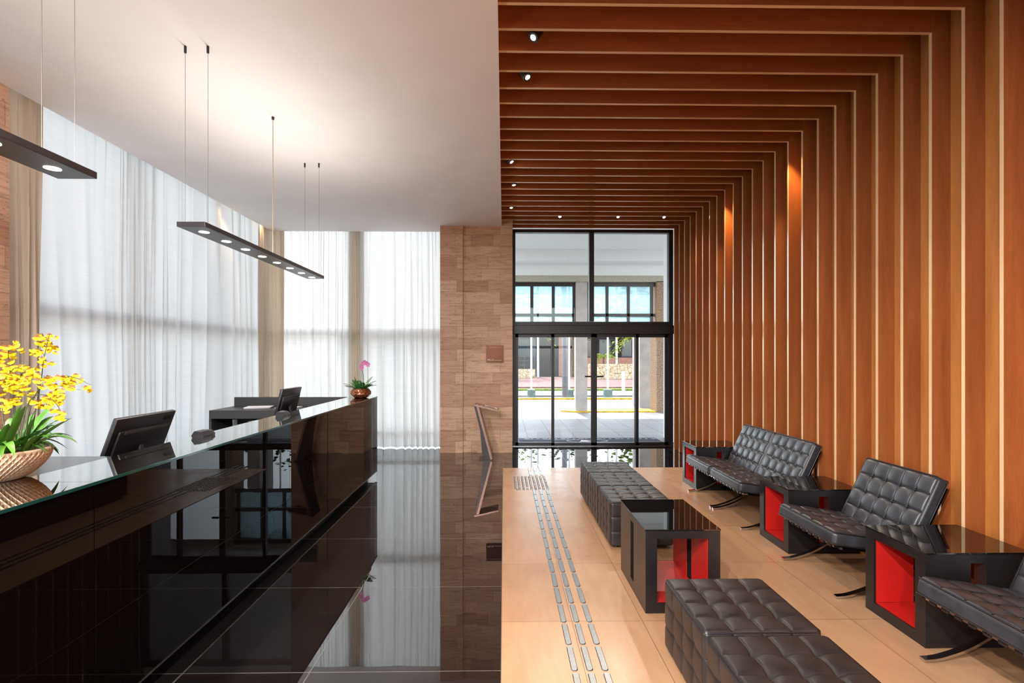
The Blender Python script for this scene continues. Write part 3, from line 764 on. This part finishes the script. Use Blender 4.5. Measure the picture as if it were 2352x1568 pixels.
# ------------------------------------------------------------------ tufted upholstery
def tufted(w, d, h, nx, ny, amp, dip, crease, r, nz=1, samp=.006, sdip=0, scre=0):
    def axis(L, n):
        s = set()
        for k in range(n):
            for t in (0, .03, .07, .13, .22, .34, .5, .66, .78, .87, .93, .97): s.add(round((k+t)/n*L, 5))
        s.add(L)
        for q in (.15, .35, .6, .85, 1.0): s.add(round(r*q, 5)); s.add(round(L-r*q, 5))
        out = []
        for v in sorted(s):
            if not out or v-out[-1] > .0012: out.append(v)
        out[-1] = L; return out
    ax, ay, az = axis(w, nx), axis(d, ny), axis(h, nz)
    bm = BM()
    def pil(p, L, n):
        t = (p/L*n) % 1.0 if p < L-1e-6 else 1.0
        return max(0., 4*t*(1-t))**.42
    def near(p, L, n):
        if n < 2: return 9
        return min(abs(p-L*k/n) for k in range(1, n))
    def disp(p, q, Lp, Lq, a, b, am, dp, cr):
        v = am*pil(p, Lp, a)*pil(q, Lq, b)
        dx, dy = near(p, Lp, a), near(q, Lq, b); ed = min(1, min(p, Lp-p, q, Lq-q)/.02)
        if dp and dx < 9 and dy < 9: v -= dp*math.exp(-(dx*dx+dy*dy)/(2*.022**2))*ed
        if cr: v -= cr*math.exp(-(min(dx, dy)/.006)**2)*ed
        return v
    def put(x, y, z, n, ds):
        p = Vector((x, y, z)); q = Vector((min(max(x, r), w-r), min(max(y, r), d-r), min(max(z, r), h-r)))
        e = p-q
        if e.length < 1e-9: e = n
        e = e.normalized(); p = q+e*r+n*ds
        return bm.verts.new((p.x-w/2, p.y-d/2, p.z))
    def face(A, Bx, fn):
        g = [[fn(a, b_) for b_ in Bx] for a in A]
        for i in range(len(A)-1):
            for j in range(len(Bx)-1): bm.faces.new((g[i][j], g[i+1][j], g[i+1][j+1], g[i][j+1]))
    face(ax, ay, lambda x, y: put(x, y, h, Vector((0, 0, 1)), disp(x, y, w, d, nx, ny, amp, dip, crease)))
    face([0, r, w-r, w], [0, r, d-r, d], lambda x, y: put(x, y, 0, Vector((0, 0, -1)), 0))
    for x, s in ((0, -1), (w, 1)): face(ay, az, lambda y, z: put(x, y, z, Vector((s, 0, 0)), disp(y, z, d, h, ny if nz > 1 else 1, nz, samp, sdip, scre)))
    for y, s in ((0, -1), (d, 1)): face(ax, az, lambda x, z: put(x, y, z, Vector((0, s, 0)), disp(x, z, w, h, nx if nz > 1 else 1, nz, samp, sdip, scre)))
    bmesh.ops.remove_doubles(bm, verts=bm.verts[:], dist=.0004)
    return bm

# ottomans
OW, OD, OH = .545, .572, .40
def ottoman_proto():
    t = thing('ottoman', '', 'ottoman', (0, 0, 0), 'tufted leather cube ottomans')
    b = tufted(OW, OD, OH-.02, 4, 4, .008, .013, .004, .022, 3, .005, .007, .003)
    bmesh.ops.translate(b, vec=(0, 0, .02), verts=b.verts[:]); obj('cushion_body', b, 'leather_brown', t, 'all', local=True)
    b = BM(); zt = OH-.004
    rect = []
    for cx, cy_, a0 in ((OW/2-.022, OD/2-.022, 0), (-OW/2+.022, OD/2-.022, 90), (-OW/2+.022, -OD/2+.022, 180), (OW/2-.022, -OD/2+.022, 270)):
        for k in range(5): a = R(a0+22.5*k); rect.append((cx+.020*math.cos(a), cy_+.020*math.sin(a), zt-.003))
    loop_tube(b, rect, .0035); obj('piping', b, 'piping', t, True, local=True)
    f = BM()
    for sx in (-1, 1):
        for sy in (-1, 1): lathe(f, [(.02, 0), (.02, .03)], 12, (sx*(OW/2-.06), sy*(OD/2-.06), .0))
    obj('glide', f, 'black_plastic', t, local=True)
    return t
op = ottoman_proto()
OT = [(1.18, 2.615, 'brown leather cube ottoman touching the near end of the low centre table'),
      (1.18, 2.015, 'brown leather cube ottoman cut by the bottom frame edge, in front of all others'),
      (1.19, 4.715, 'dark leather cube ottoman just behind the low centre table, nearest of the far row'),
      (1.19, 5.305, 'dark leather cube ottoman in the middle of the far row of three'),
      (1.19, 5.895, 'dark leather cube ottoman at the door end of the far row')]
for i, (x, y, lb) in enumerate(OT):
    if i == 0: op.location = (x, y, .005); op['label'] = lb
    else: dup(op, (x, y, .005), lb)

# tables
def table(label, x, y, w, d, along, group):
    """open-ended box: the opening runs along `along`"""
    H = .535; t = thing('box_table', label, 'table', (x, y, .005), group)
    th = .075; z0 = .005
    X0, X1, Y0_, Y1 = x-w/2, x+w/2, y-d/2, y+d/2
    shell = BM(); red = BM()
    if along == 'y':
        for s in (0, 1):
            a0, a1 = (X0, X0+th) if s == 0 else (X1-th, X1)
            for b0, b1 in ((Y0_, y-.045), (y+.045, Y1)): box(shell, a0, a1, b0, b1, z0, H-.05)
            box(shell, a0, a1, y-.045, y+.045, z0, .075)
            r0, r1 = (a1, a1+.003) if s == 0 else (a0-.003, a0)
            for b0, b1 in ((Y0_+.015, y-.047), (y+.047, Y1-.015)): box(red, r0, r1, b0, b1, 0.075, H-.0505)
        box(shell, X0, X1, Y0_, Y1, H-.05, H); box(shell, X0+th, X1-th, Y0_, Y1, z0, .07)
        box(red, X0+th, X1-th, Y0_+.015, Y1-.015, .07, .073)
    else:
        for s in (0, 1):
            a0, a1 = (Y0_, Y0_+th) if s == 0 else (Y1-th, Y1)
            for b0, b1 in ((X0, x-.045), (x+.045, X1)): box(shell, b0, b1, a0, a1, z0, H-.05)
            box(shell, x-.045, x+.045, a0, a1, z0, .075)
            r0, r1 = (a1, a1+.003) if s == 0 else (a0-.003, a0)
            for b0, b1 in ((X0+.015, x-.047), (x+.047, X1-.015)): box(red, b0, b1, r0, r1, 0.075, H-.0505)
        box(shell, X0, X1, Y0_, Y1, H-.05, H); box(shell, X0, X1, Y0_+th, Y1-th, z0, .07)
        box(red, X0+.015, X1-.015, Y0_+th, Y1-th, .07, .073)
    obj('body', shell, 'lacquer', t); o = obj('lining', red, 'red', t); o['label'] = 'bright red inner lining'
    g = obj('glass_top', B(X0-.004, X1+.004, Y0_-.004, Y1+.004, H+.001, H+.011, bevel=.0015), 'table_glass', t)
    return t
table('black low centre table with smoked glass top and red inside, between the ottomans', 1.155, 3.66, .485, .70, 'y', 'red lined black box tables')
G = 'red lined black box tables'
table('black box table with red inside, between the nearest chair and the next one', 2.695, 3.13, .61, .485, 'x', G)
table('black box table with red inside, between the single chair and the pair of chairs', 2.695, 4.54, .61, .485, 'x', G)
table('black box table with red inside, at the end of the chair row by the doors', 2.695, 6.62, .61, .485, 'x', G)

# lounge chairs (face -X)
def chair_proto():
    t = thing('lounge_chair', '', 'chair', (0, 0, 0), 'tufted leather and chrome lounge chairs')
    for sy in (-1, 1):
        y = sy*.335
        f = BM(); strip(f, [(.775, .745), (.67, .52), (.57, .335), (.44, .19), (.27, .08), (.10, .02), (.0, .008)], y-.02, y+.02, .015)
        obj('back_leg_bar', f, 'chrome', t, True, local=True)
        f = BM(); strip(f, [(.015, .345), (.20, .325), (.38, .285), (.50, .23), (.61, .14), (.69, .05), (.735, .008)], y-.0201, y+.0201, .015)
        obj('seat_leg_bar', f, 'chrome', t, True, local=True)
    for nm, x, z in (('front_rail', .02, .345), ('rear_rail', .49, .245), ('back_rail', .765, .70)):
        obj(nm, B(x-.016, x+.016, -.318, .318, z-.006, z+.006), 'chrome', t, local=True)
    for k in range(8):
        y = -.27+.077*k
        f = BM(); strip(f, [(.002, .333), (.001, .352), (.02, .3535), (.2, .334), (.38, .294), (.49, .255)], y-.019, y+.019, .005)
        obj('seat_strap', f, 'piping', t, True, local=True)
    for k in range(7):
        f = BM(); z = .40+.05*k; x = .60+(z-.40)*.47
        box(f, x-.004, x+.002, -.318, .318, z-.017, z+.017)
        obj('back_strap', f, 'piping', t, local=True)
    bb = BM(); lathe(bb, [(.010, -.003), (.0095, .003), (.006, .006), (0, .007)], 12); me = bpy.data.meshes.new('button'); bb.to_mesh(me); bb.free(); me.materials.append(M['piping']); me.shade_smooth()
    def cushion(nm, L, wd, h, loc, ang, par):
        b = tufted(L, wd, h, 4, 5, .013, .010, .003, .026, 1, .005)
        o = obj(nm, b, 'leather', par, 'all', local=True); o.location = loc; o.rotation_euler = (0, ang, 0)
        b = BM()
        for zz in (h-.004, .008):
            rect = []
            for cx, cy_, a0 in ((L/2-.018, wd/2-.018, 0), (-L/2+.018, wd/2-.018, 90), (-L/2+.018, -wd/2+.018, 180), (L/2-.018, -wd/2+.018, 270)):
                for q in range(5): a = R(a0+22.5*q); rect.append((cx+.0165*math.cos(a), cy_+.0165*math.sin(a), zz))
            loop_tube(b, rect, .004)
        for k in range(1, 4): x = -L/2+L*k/4; tube(b, [(x, -wd/2+.012, h-.001), (x, wd/2-.012, h-.001)], .0036, 6)
        for k in range(1, 5): y = -wd/2+wd*k/5; tube(b, [(-L/2+.012, y, h-.001), (L/2-.012, y, h-.001)], .0036, 6)
        obj('piping', b, 'piping', o, True, local=True)
        for i in range(1, 4):
            for j in range(1, 5):
                q = bpy.data.objects.new('button', me); C.objects.link(q); q.parent = o; q.location = (-L/2+L*i/4, -wd/2+wd*j/5, h-.002)
    cushion('seat_cushion', .60, .705, .095, (.268, 0, .318), R(8.5), t)
    a = R(64.5); L = .54
    ux, uz = math.cos(a), math.sin(a); nx_, nz_ = -math.sin(a), math.cos(a)
    base = Vector((.475, 0, .345))   # front lower edge
    c = base + Vector((ux, 0, uz))*L/2 - Vector((nx_, 0, nz_))*.088
    cushion('back_cushion', L, .705, .085, c, -a, t)
    return t
ch = chair_proto()
CX = 2.275
CH = [(3.845, 'black tufted leather chrome chair standing alone between two red lined tables'),
      (5.255, 'black tufted leather chrome chair, nearer one of the touching pair'),
      (6.000, 'black tufted leather chrome chair, one of the touching pair nearest the glass doors'),
      (2.435, 'black tufted leather chrome chair cut by the right frame edge, nearest the viewer')]
for i, (y, lb) in enumerate(CH):
    if i == 0: ch.location = (CX, y, .005); ch['label'] = lb
    else: dup(ch, (CX, y, .005), lb)

# ------------------------------------------------------------------ tactile strip
tb = BM(); 
prism(tb, [(-.0175, -.105), (-.009, -.117), (.009, -.117), (.0175, -.105), (.0175, .105), (.009, .117), (-.009, .117), (-.0175, .105)], 0, .005, 'z')
me_bar = bpy.data.meshes.new('tactile_bar'); bmesh.ops.bevel(tb, geom=[e for e in tb.edges if all(v.co.z > .004 for v in e.verts)], offset=.003, segments=1, affect='EDGES')
bmesh.ops.recalc_face_normals(tb, faces=tb.faces[:]); tb.to_mesh(tb_me := me_bar); tb.free(); me_bar.materials.append(M['steel'])
COLS = (('left', .375), ('middle', .456), ('right', .537))
rows = [3.08+.25*k for k in range(-2, 14)] + [7.36, 7.61, 7.86]
nr = len(rows)
for ri, y in enumerate(rows):
    for cn, x in COLS:
        o = bpy.data.objects.new('tactile_bar', me_bar); C.objects.link(o); o.location = (x-.002, y-.007, .0042 if y < 7.72 else .0005)
        tag(o, f'steel tactile floor bar in the {cn} line, {ORD[nr-1-ri]} counted from the doors', 'tactile bar', 'steel tactile bars on the floor')
sb = BM(); lathe(sb, [(.0175, 0), (.0165, .002), (.012, .005), (0, .0052)], 14); me_stud = bpy.data.meshes.new('tactile_stud'); bmesh.ops.recalc_face_normals(sb, faces=sb.faces[:]); sb.to_mesh(me_stud); sb.free(); me_stud.materials.append(M['steel']); me_stud.shade_smooth()
for r_ in range(15):
    for c_ in range(9):
        if c_ == 3 and r_ == 12: continue
        x = .15+.05*c_; y = 7.16-.05*r_
        if c_ == 0 and r_ == 14: x += .018; y -= .004
        o = bpy.data.objects.new('tactile_stud', me_stud); C.objects.link(o); o.location = (x, y, .0042)
        tag(o, f'round steel tactile stud, row {ORD[r_]} from the doors, {ORD[c_]} from the black floor', 'tactile stud', 'steel tactile studs on the floor')

# ------------------------------------------------------------------ sign plaque and stand at the pier
pq = thing('wall_plaque', 'square mirror-bronze plaque with small white lettering on the stone pier', 'sign', (-.16, 8.96, 1.73))
obj('plate', B(-.305, -.010, 8.955, 8.975, 1.575, 1.87, bevel=.002), 'bronze', pq)
for k, x in enumerate((-.292, -.023)):
    for z in (1.59, 1.855): pass
def letters(body, size, x, y, z, mat, par, align='LEFT', spacing=1.0):
    cu = bpy.data.curves.new('lettering', 'FONT'); cu.body = body; cu.size = size; cu.extrude = .0008; cu.align_x = align; cu.space_character = spacing
    cu.materials.append(M[mat]); o = bpy.data.objects.new('lettering', cu); C.objects.link(o); o.parent = par
    o.location = Vector((x, y, z))-par.location; o.rotation_euler = (R(90), 0, 0); return as_mesh(o)
letters('MELI\u00c1', .038, -.29, 8.953, 1.606, 'print', pq, spacing=1.15)
b = BM()
for k in range(11):
    if k != 1: box(b, -.285+.024*k, -.278+.024*k, 8.9535, 8.9548, 1.832, 1.838)
for k in range(8): box(b, -.168+.016*k, -.156+.016*k, 8.9535, 8.9548, 1.607+.006*(k % 2 == 0), 1.612+.006*(k % 2 == 0))
obj('fine_print', b, 'print', pq)
sd = thing('info_stand', 'slanted brown metal information stand before the stone pier', 'information stand', (-.28, 8.45, 0))
b = BM(); prism(b, [(-.478, .875), (-.444, .875), (-.215, .012), (-.34, .012), (-.385, .50)], 8.30, 8.62); obj('leaning_leg', b, 'stand', sd)
b = BM(); prism(b, [(-.4435, .875), (-.405, .875), (-.185, .02), (-.2145, .012)], 8.30, 8.62); obj('face_panel', b, 'stand_top', sd)
obj('base_plate', B(-.40, -.185, 8.28, 8.64, .0, .011), 'stand', sd)
b = BM(); prism(b, [(-.478, .880), (-.470, .905), (-.085, .815), (-.093, .792)], 8.29, 8.63); tp_ = obj('reading_panel', b, 'stand_top', sd)
rnd = random.Random(2)
for k in range(16):
    b = BM()
    s = rnd.uniform(.02, .36); x = -.465+s*.97; z = .9055-s*.2275; y = rnd.uniform(8.33, 8.58)
    box(b, x, x+rnd.uniform(.008, .03), y, y+rnd.uniform(.006, .03), z-.004, z+.002); obj('printed_mark', b, 'print', tp_)

# ------------------------------------------------------------------ outdoors
struct('ground', B(-60, 60, -30, 90, -.5, -.13), 'asphalt', 'wide pale roadway and ground outside', 'ground')
struct('ground_terrace', B(-40, -4.76, -20, 22, -.129, -.02), 'paving', 'pale paved terrace outside the left window wall', 'terrace')
struct('ground_paving', B(-4.75, 9, 9.96, 20.5, -.129, -.01), 'paving', 'pale square paving slabs outside the entrance doors', 'paving')
struct('ground_entry', B(-1, 5, 9.71, 9.959, -.129, -.008), 'concrete', 'concrete strip outside the door threshold', 'paving')
struct('road_far', B(-30, 40, 23.6, 27.5, -.128, -.06), 'asphalt', 'pale street beyond the flagpoles', 'street')
struct('ground_slope', B(-30, 40, 27.6, 42, -.128, .10), 'earth', 'red brown paved strip beyond the street', 'pavement')
tag(obj('lawn', B(-30, 40, 26.9, 27.59, -.06, .03), 'grass'), 'narrow grass verge along the far street', 'grass', kind='stuff')
mt = thing('entrance_mat', 'dark navy entrance mat with white markings outside the doors', 'doormat', (1.7, 10.3, 0))
obj('mat_body', B(.30, 3.12, 9.98, 10.62, -.008, .004), 'mat_fibre', mt)
b = BM()
for k in range(22): box(b, .42+.123*k, .42+.123*k+.05*(1+(k % 3 == 0)), 10.48, 10.50, .004, .0055)
for k in range(28):
    a = 2*math.pi*k/28
    if abs(math.sin(a)) < .97: q = BM(); box(q, -.03, .03, -.008, .008, .004, .0055); q.transform(Matrix.Translation((1.66+.40*math.cos(a), 10.24+.17*math.sin(a), 0)) @ Matrix.Rotation(math.atan2(.17*math.cos(a), -.40*math.sin(a)), 4, 'Z')); join(b, q)
prism(b, [(1.50, 10.14), (1.70, 10.14), (1.56, 10.34)], .004, .0055, 'z'); prism(b, [(1.64, 10.30), (1.84, 10.14), (1.76, 10.14), (1.60, 10.28)], .004, .0055, 'z')
obj('printed_emblem', b, 'print', mt)
struct('wall_vestibule', B(3.34, 3.48, 9.96, 10.75, -.01, 4.9), 'soffit', 'white side wall just outside the doors', 'wall')
struct('ceiling_canopy', B(-1.0, 8.0, 9.96, 15.2, 4.86, 5.0), 'soffit', 'white soffit of the entrance canopy', 'canopy')
struct('trim_canopy', B(-1.0, 8.0, 15.2, 15.75, 4.52, 5.0), 'soffit', 'white stepped beam under the canopy', 'beam')
struct('trim_canopy_front', B(-1.0, 8.0, 15.75, 16.25, 4.17, 5.3), 'soffit', 'white front beam of the canopy', 'beam')
struct('trim_canopy_band', B(-1.0, 8.0, 15.70, 16.2, 3.98, 4.169), 'band', 'stone coloured band below the canopy beam', 'beam')
sc_ = thing('glazed_screen', 'dark framed glazed screen hanging under the canopy beam outside', 'glazed screen', (2, 15.9, 2.3))
f = BM()
for z0, z1 in ((3.86, 3.979), (2.93, 3.02), (2.35, 2.44)): box(f, -1.0, 2.20, 15.85, 15.93, z0, z1); box(f, 2.56, 4.66, 15.85, 15.93, z0, z1)
XS = [-.9, -.2, .5, .92, 1.42, 2.10, 2.62, 3.16, 3.78, 4.60]
for x in (.2, .86, 1.52, 2.16, 2.60, 3.18, 3.84, 4.56, -.5): box(f, x-.045, x+.045, 15.85, 15.93, 2.44, 3.86)
obj('screen_frame', f, 'frame', sc_)
for x0, x1 in ((-.455, .155), (.245, .815), (.905, 1.475), (1.565, 2.115), (2.645, 3.135), (3.225, 3.795), (3.885, 4.515)):
    for z0, z1 in ((3.02, 3.86), (2.44, 2.93)): obj('pane', B(x0, x1, 15.885, 15.895, z0, z1), 'pane_sky_haze', sc_)
tag(obj('concrete_column', B(2.20, 2.555, 15.75, 16.1, -.01, 4.0, bevel=.006), 'concrete'), 'pale concrete column on the yellow kerb outside', 'column')
tag(obj('stone_pier', B(4.67, 4.90, 15.7, 16.4, -.01, 4.0), 'concrete_dk'), 'rough brown stone pier at the right of the glazed screen', 'pier')
tag(obj('concrete_wall', B(4.55, 4.95, 17.2, 18.2, -.01, 3.2), 'concrete'), 'pale concrete post behind the rough brown pier', 'post')
k_ = BM(); prism(k_, [(1.75, 15.95), (2.15, 15.68), (4.65, 15.68), (4.65, 16.5), (2.15, 16.5)], -.01, .03, 'z'); tag(obj('kerb_island', k_, 'yellow'), 'yellow painted kerb around the concrete column foot', 'kerb')
tag(obj('kerb_line', B(-10, 25, 20.6, 20.95, -.128, .05), 'yellow'), 'long yellow painted kerb across the forecourt', 'kerb')
for i, (x, lb) in enumerate(((1.20, 'white flagpole in a grey box base, leftmost seen through the doors'), (2.86, 'white flagpole in a grey box base, half behind the concrete column'), (4.55, 'white flagpole in a grey box base, seen through the right sliding leaf'), (6.15, 'white flagpole in a grey box base, rightmost beside the rough stone pier'))):
    y = 22.6-.016*x; t = thing('flagpole', lb, 'flagpole', (x, y, -.13), 'flagpoles across the forecourt')
    obj('base_box', B(x-.17, x+.17, y-.17, y+.17, -.129, .27, bevel=.01), 'teal', t)
    b = BM(); tube(b, [(x, y, .27), (x, y, 7.2)], .045, 12, True, .6); obj('pole', b, 'pole', t, True)
    b = BM(); g_ = []
    for q in range(9): g_.append([b.verts.new((x+.06+.16*q*.6, y+.06*math.sin(q*.9+i), 7.1-.9*w-.05*q)) for w in (0, .5, 1)])
    for q in range(8):
        for w in range(2): b.faces.new((g_[q][w], g_[q+1][w], g_[q+1][w+1], g_[q][w+1]))
    obj('flag', b, 'rail', t, True)
for x, y, lb in ((2.78, 42, 'thick pale post at the far side of the street on the left'), (9.2, 42, 'thick pale post at the far side of the street on the right')):
    b = BM(); tube(b, [(x, y, .1), (x, y, 8)], .10, 12, True, .7); tag(obj('lamp_post', b, 'pole', None, True), lb, 'lamp post', 'posts across the street')
b = BM(); tube(b, [(2.62, 22.0, -.13), (2.55, 22.0, 6.5)], .13, 14, True, .8); tag(obj('banner_post', b, 'pole_dk', None, True), 'thick dark post standing near the second flagpole', 'post')
b = BM(); tube(b, [(6.2, 26.7, -.06), (6.2, 26.7, .95)], .09, 12); tag(obj('bollard', b, 'pole', None, True), 'short white bollard by the verge', 'bollard')
tag(obj('stone_wall', B(-6, 2.45, 40, 40.6, .1, .78), 'rubble'), 'low cream rubble wall on the left across the street', 'wall')
tag(obj('stone_wall', B(6.3, 22, 38, 38.6, .1, 1.2), 'rubble'), 'low cream rubble wall on the right across the street', 'wall')
ra = thing('railing', 'blue grey railing above the left rubble wall', 'railing', (0, 40.3, .78))
f = BM()
for k in range(9): tube(f, [(-4+.8*k, 40.3, .78), (-4+.8*k, 40.3, 1.9)], .03, 6)
obj('railing_post', f, 'rail', ra)
f = BM()
for z in (1.1, 1.45, 1.88): tube(f, [(-4, 40.3, z), (2.4, 40.3, z)], .028, 6)
obj('railing_bar', f, 'rail', ra)
bd = thing('building', 'dark low building with windows far across the street', 'building', (4, 52, 0))
obj('wall', B(-16, 26, 50, 60, -.1, 3.9), 'facade', bd)
obj('roof', B(-17, 27, 49, 61, 3.9, 4.4), 'facade', bd)
obj('rose_wall', B(5.3, 6.3, 49.7, 50, -.1, 3.9), 'facade_pink', bd); obj('rose_wall', B(7.4, 18, 49.7, 50, -.1, 1.7), 'facade_pink', bd)
for x0, x1 in ((-4.2, -2.6), (-2.2, -.6), (-.2, 1.2), (1.5, 3.1), (7.0, 8.8), (9.2, 11.0), (11.4, 13.4), (14, 16)):
    w_ = obj('window', B(x0, x1, 49.88, 50, 1.75, 3.5), 'rail', bd)
    obj('pane', B(x0+.08, (x0+x1)/2-.04, 49.86, 49.9, 1.85, 3.4), 'facade_win', w_); obj('pane', B((x0+x1)/2+.04, x1-.08, 49.86, 49.9, 1.85, 3.4), 'facade_win', w_)

def tree(name, label, x, y, h, r, mat, seed, n=420):
    rnd = random.Random(seed); t = thing(name, label, 'tree', (x, y, .1), 'trees across the street')
    b = BM(); tube(b, [(x, y, 0), (x+.1, y, h*.35), (x-.05, y+.1, h*.7)], r*.08, 8, True, .5)
    for k in range(5):
        a = k*1.3; tube(b, [(x, y, h*.4), (x+r*.5*math.cos(a), y+r*.5*math.sin(a), h*.75)], r*.035, 6, True, .4)
    obj('trunk', b, 'trunk', t, True)
    b = BM()
    cl = [(rnd.uniform(-.6, .6)*r, rnd.uniform(-.6, .6)*r, h*rnd.uniform(.5, .92), r*rnd.uniform(.3, .5)) for _ in range(9)]
    for k in range(n):
        cx, cy_, cz, cr = rnd.choice(cl); v = Vector((rnd.gauss(0, 1), rnd.gauss(0, 1), rnd.gauss(0, 1))).normalized()*cr*rnd.random()**.4
        p = Vector((x+cx, y+cy_, cz))+v; s = r*rnd.uniform(.05, .10)
        q = Matrix.Rotation(rnd.uniform(0, 6), 3, 'Z') @ Matrix.Rotation(rnd.uniform(0, 3), 3, 'X')
        b.faces.new([b.verts.new(p+q @ Vector(w)*s) for w in ((-1, 0, 0), (0, -.45, .1), (1, 0, 0), (0, .45, .1))])
    o = obj('crown', b, mat, t); return t
tree('leafy_tree', 'tall leafy green tree left of the doors across the street', 1.0, 46, 8.5, 3.6, 'tree', 1)
tree('leafy_tree', 'dark leafy tree behind the column across the street', 6.0, 44.5, 8.0, 3.2, 'tree_dk', 2)
tree('leafy_tree', 'broad green tree on the right across the street', 11.5, 45, 8.5, 4.2, 'tree', 3, 520)
tree('leafy_tree', 'dark tree at the far right across the street', 17.5, 46, 7.5, 3.5, 'tree_dk', 4)
def palm(label, x, y, h, L, nf, seed):
    rnd = random.Random(seed); t = thing('palm', label, 'palm', (x, y, .1), 'palms across the street')
    b = BM(); tube(b, [(x, y, .1), (x+.05, y, h)], .09, 10, True, .7); obj('trunk', b, 'trunk', t, True)
    for k in range(nf):
        a = 6.283*k/nf+rnd.uniform(-.2, .2); el = rnd.uniform(.1, 1.1); b = BM(); c0 = Vector((x+.05, y, h)); d = Vector((math.cos(a), math.sin(a), 0)); s = Vector((-d.y, d.x, 0)); P = []
        for j in range(9): tt = j/8; P.append(c0+d*L*tt*math.cos(el)+Vector((0, 0, L*(tt*math.sin(el)-.8*tt*tt))))
        tube(b, P, .015, 4, True, .4)
        for j in range(1, 9):
            for sg in (-1, 1):
                p = P[j]; w = L*.22*(1-.5*j/8); b.faces.new([b.verts.new(v) for v in (p, p+s*sg*w*.6+d*.05*L, p+s*sg*w-Vector((0, 0, w*.5))+d*.08*L, p+s*sg*w*.5-d*.01)])
        obj('frond', b, 'palm', t)
palm('small yellow green palm above the right rubble wall', 7.95, 41.2, 1.7, 1.35, 18, 5)
palm('palm with drooping fronds at the upper left of the door view', .9, 38, 4.0, 3.0, 20, 6)
palm('palm with drooping fronds by the rough stone pier', 8.95, 33, 3.2, 2.4, 20, 7)
